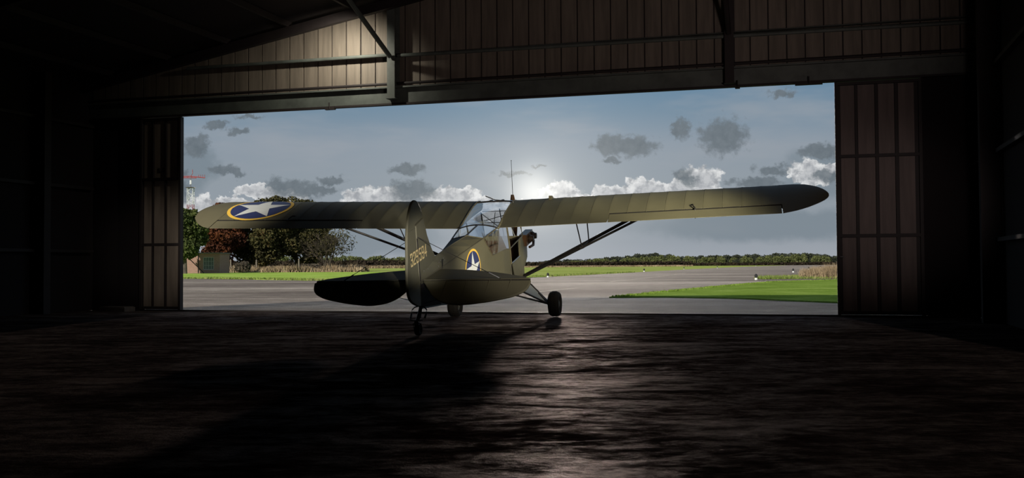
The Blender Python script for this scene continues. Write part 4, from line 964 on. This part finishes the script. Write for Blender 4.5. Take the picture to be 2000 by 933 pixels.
# stabiliser trim slots and rivet plates
for s in (-1, 1):
    mb = MB(); mb.frame_box((3.80, s*(hw_(3.8)+.001), 1.50), (.035, 0, 0), (0, s*.004, 0), (-.035, 0, .115)); mb.build('trim_slot', SLOT, fus)
mb = MB()
for (x, z) in ((3.93, 1.60), (3.86, 1.615), (3.76, 1.625), (3.72, 1.59), (3.95, 1.555), (4.42, 1.60), (4.24, 1.585)): mb.lathe([(0, .006), (.004, .004)], (x, hw_(x)+.003 if x < 4.2 else TH+.004, z), 'y', 6)
mb.build('rivets', ALU, fus)
# bracing wires with turnbuckles
WIRE = M('steel_wire', (.03, .028, .028), .4, .5)
for s in (-1, 1):
    for (a, b) in (((4.50, s*1.06, ZH+.02), (4.57, s*.02, 2.075)), ((4.46, s*1.04, ZH-.02), (4.52, s*.03, 1.19))):
        mb = MB(); mb.tube([a, b], .0042, 6); w_ = mb.build('bracing_wire', WIRE, AC)
        A, B = Vector(a), Vector(b); d_ = (B-A).normalized(); mb = MB(); mb.tube([A+d_*.02, A+d_*.17], .008, 6); mb.build('turnbuckle', ALU, w_)
mb = MB(); mb.tube([(4.59, .022, 1.40), (4.59, .024, 2.06)], .006, 5); mb.build('rudder_hinge_wire', BLK, AC)
# lift struts
FS = (-.15, .33, .45)
for s in (-1, 1):
    for nm, a, b, r in (('front_lift_strut', (-.17, .335, .46), (.13, 2.72, wing_z(.13, 2.72, False)), .028), ('rear_lift_strut', (-.10, .335, .45), (.98, 2.62, wing_z(.98, 2.62, False)), .020)):
        mb = MB(); mb.tube([(a[0], s*a[1], a[2]), (b[0], s*b[1], b[2]-.005)], r, 10, flat=.55); mb.tube([(b[0], s*(b[1]-.12), b[2]-.09), (b[0], s*(b[1]-.04), b[2]+.01)], r*.9, 6); st_ = mb.build(nm, BLK, AC); mats_smooth(st_, 40)
    def on(a, b, k): return Vector(a).lerp(Vector(b), k)
    fa, fb = Vector((-.17, s*.335, .46)), Vector((.13, s*2.72, wing_z(.13, 2.72, False))); ra, rb = Vector((-.10, s*.335, .45)), Vector((.98, s*2.62, wing_z(.98, 2.62, False)))
    k = .50; pf, pr_ = fa.lerp(fb, k), ra.lerp(rb, k)
    for p_, xx in ((pf, .13), (pr_, .98)):
        mb = MB(); mb.tube([p_, (xx, p_.y, wing_z(xx, abs(p_.y), False))], .010, 6); mb.tube([p_-Vector((0, s*.03, .012)), p_+Vector((0, s*.03, .012))], .026, 6); mb.build('jury_strut', BLK, AC)
    mb = MB(); mb.tube([pf, pr_], .008, 6); mb.build('jury_cross_tube', BLK, AC)
mb = MB(); mb.tube([(.98, 2.35, wing_z(.98, 2.35, False)), (.98, 2.36, wing_z(.98, 2.36, False)-.10)], .022, 8); mb.build('pulley_fairing', BLK, AC)
# landing gear
for s in (-1, 1):
    hub = (0, s*.79, .01)
    mb = MB(); mb.tube([(-.19, s*.31, .45), (-.02, s*.78, .02)], .017, 8); mb.tube([(.52, s*.31, .42), (.03, s*.78, .01)], .016, 8); mb.build('gear_leg', BLK, AC)
    mb = MB(); mb.add([(-.19, s*.31, .45), (-.02, s*.77, .03), (.03, s*.77, .02), (.50, s*.31, .42)], [(0, 1, 2, 3)]); mb.build('gear_fabric', GREYV, AC)
    mb = MB(); mb.tube([(.02, s*.80, 0), (.12, s*.30, .17), (.14, s*.03, .24)], .015, 8); mb.tube([(.02, s*.74, .03), (-.06, s*.60, .17)], .032, 8); mb.tube([(.14, s*.03, .24), (.14, s*.03, .40)], .014, 6); mb.build('shock_strut', BLK, AC)
    mb = MB(); mb.tube([(0, s*.76, 0), (0, s*.97, 0)], .022, 10); mb.build('axle', BLK, AC)
    w0 = s*.8887; R_ = .2165
    mb = MB(); prof_ = [(-.055, .105), (-.080, .125), (-.096, .155), (-.094, .178), (-.078, .198), (-.048, .2125), (-.02, .2163), (.02, .2163), (.048, .2125), (.078, .198), (.094, .178), (.096, .155), (.080, .125), (.055, .105)]
    mb.lathe([(a, b) for a, b in prof_], (0, w0, 0), 'y', 48); ty = mb.build('tyre', TYRE, AC); mats_smooth(ty, 45)
    for g_ in (-.03, 0, .03):
        mb = MB(); mb.lathe([(g_-.004, .2150), (g_-.004, .2178), (g_+.004, .2178), (g_+.004, .2150)], (0, w0, 0), 'y', 48); mb.build('tread_rib', TYRE, ty)
    mb = MB(); mb.lathe([(-.06, .10), (-.05, .108), (.05, .108), (.06, .10), (.062, .05), (.075, .045), (.08, .0005)], (0, w0, 0), 'y', 28); hb_ = mb.build('wheel_hub', RIMM, ty); mats_smooth(hb_, 30)
# tail wheel
TW = Vector((4.7923, 0, .8356))-DOWN*.078
mb = MB()
for k in range(3): mb.tube([(4.60-.01*k, 0, 1.155+.012*k), (4.72-.03*k, 0, 1.075+.012*k), (4.82-.06*k, 0, 1.02+.014*k)], .015, 6, flat=1.6)
mb.tube([(4.60, 0, 1.15), (4.57, 0, 1.30)], .028, 8); mb.build('tail_spring', BLK, AC)
mb = MB(); mb.tube([(4.83, 0, 1.03), (4.815, 0, TW.z+.085)], .020, 8); mb.lathe([(0, .035), (.05, .03)], (4.82, 0, TW.z+.075), 'z', 10)
for s in (-1, 1): mb.tube([(4.815, s*.018, TW.z+.10), (4.81, s*.052, TW.z+.085), (TW.x, s*.052, TW.z)], .009, 6)
mb.tube([(TW.x, -.06, TW.z), (TW.x, .06, TW.z)], .010, 6); mb.build('tail_wheel_fork', BLK, AC)
mb = MB(); mb.lathe([(-.018, .03), (-.034, .052), (-.034, .066), (-.018, .077), (.018, .077), (.034, .066), (.034, .052), (.018, .03)], TW, 'y', 26); tw_ = mb.build('tail_tyre', TYRE, AC); mats_smooth(tw_, 45)
for s in (-1, 1):
    mb = MB(); mb.tube([(4.63, 0, 1.19), (4.65, s*.07, 1.17), (4.66, s*.10, 1.14)], .008, 6); mb.tube([(4.82, s*.0, TW.z+.13), (4.83, s*.09, TW.z+.14)], .008, 6); mb.tube([(4.66, s*.10, 1.14), (4.83, s*.09, TW.z+.14)], .0035, 5)
    mb.build('steering_arm', BLK, AC); mb = MB(); mb.tube([(4.69, s*.099, 1.105), (4.75, s*.096, 1.06)], .013, 8); mb.build('steering_spring', BLK, AC)
# whip aerial, venturi, small top fittings
mb = MB(); mb.tube([(.41, .36, 1.84), (.385, .36, 2.15), (.35, .36, 2.53)], .0055, 6, .0035); mb.lathe([(0, .018), (.03, .010)], (.41, .36, 1.84), 'z', 8); mb.lathe([(0, .008), (.012, .006)], (.35, .36, 2.525), 'z', 6); mb.build('whip_aerial', BLK, AC)
mb = MB(); mb.tube([(.10, -.18, root_top(.1)+.09), (.18, 0, root_top(.15)+.03), (.30, .34, root_top(.3)+.02)], .008, 6); mb.build('grab_tube', BLK, AC)
mb = MB(); z_ = wing_z(.15, .93); extrude_poly(mb, [(-.02, .92, z_-.01), (.20, .92, z_-.005), (.16, .92, z_+.055), (.10, .92, z_+.045)], (0, .05, 0)); mb.build('wing_vent', ODD, AC)
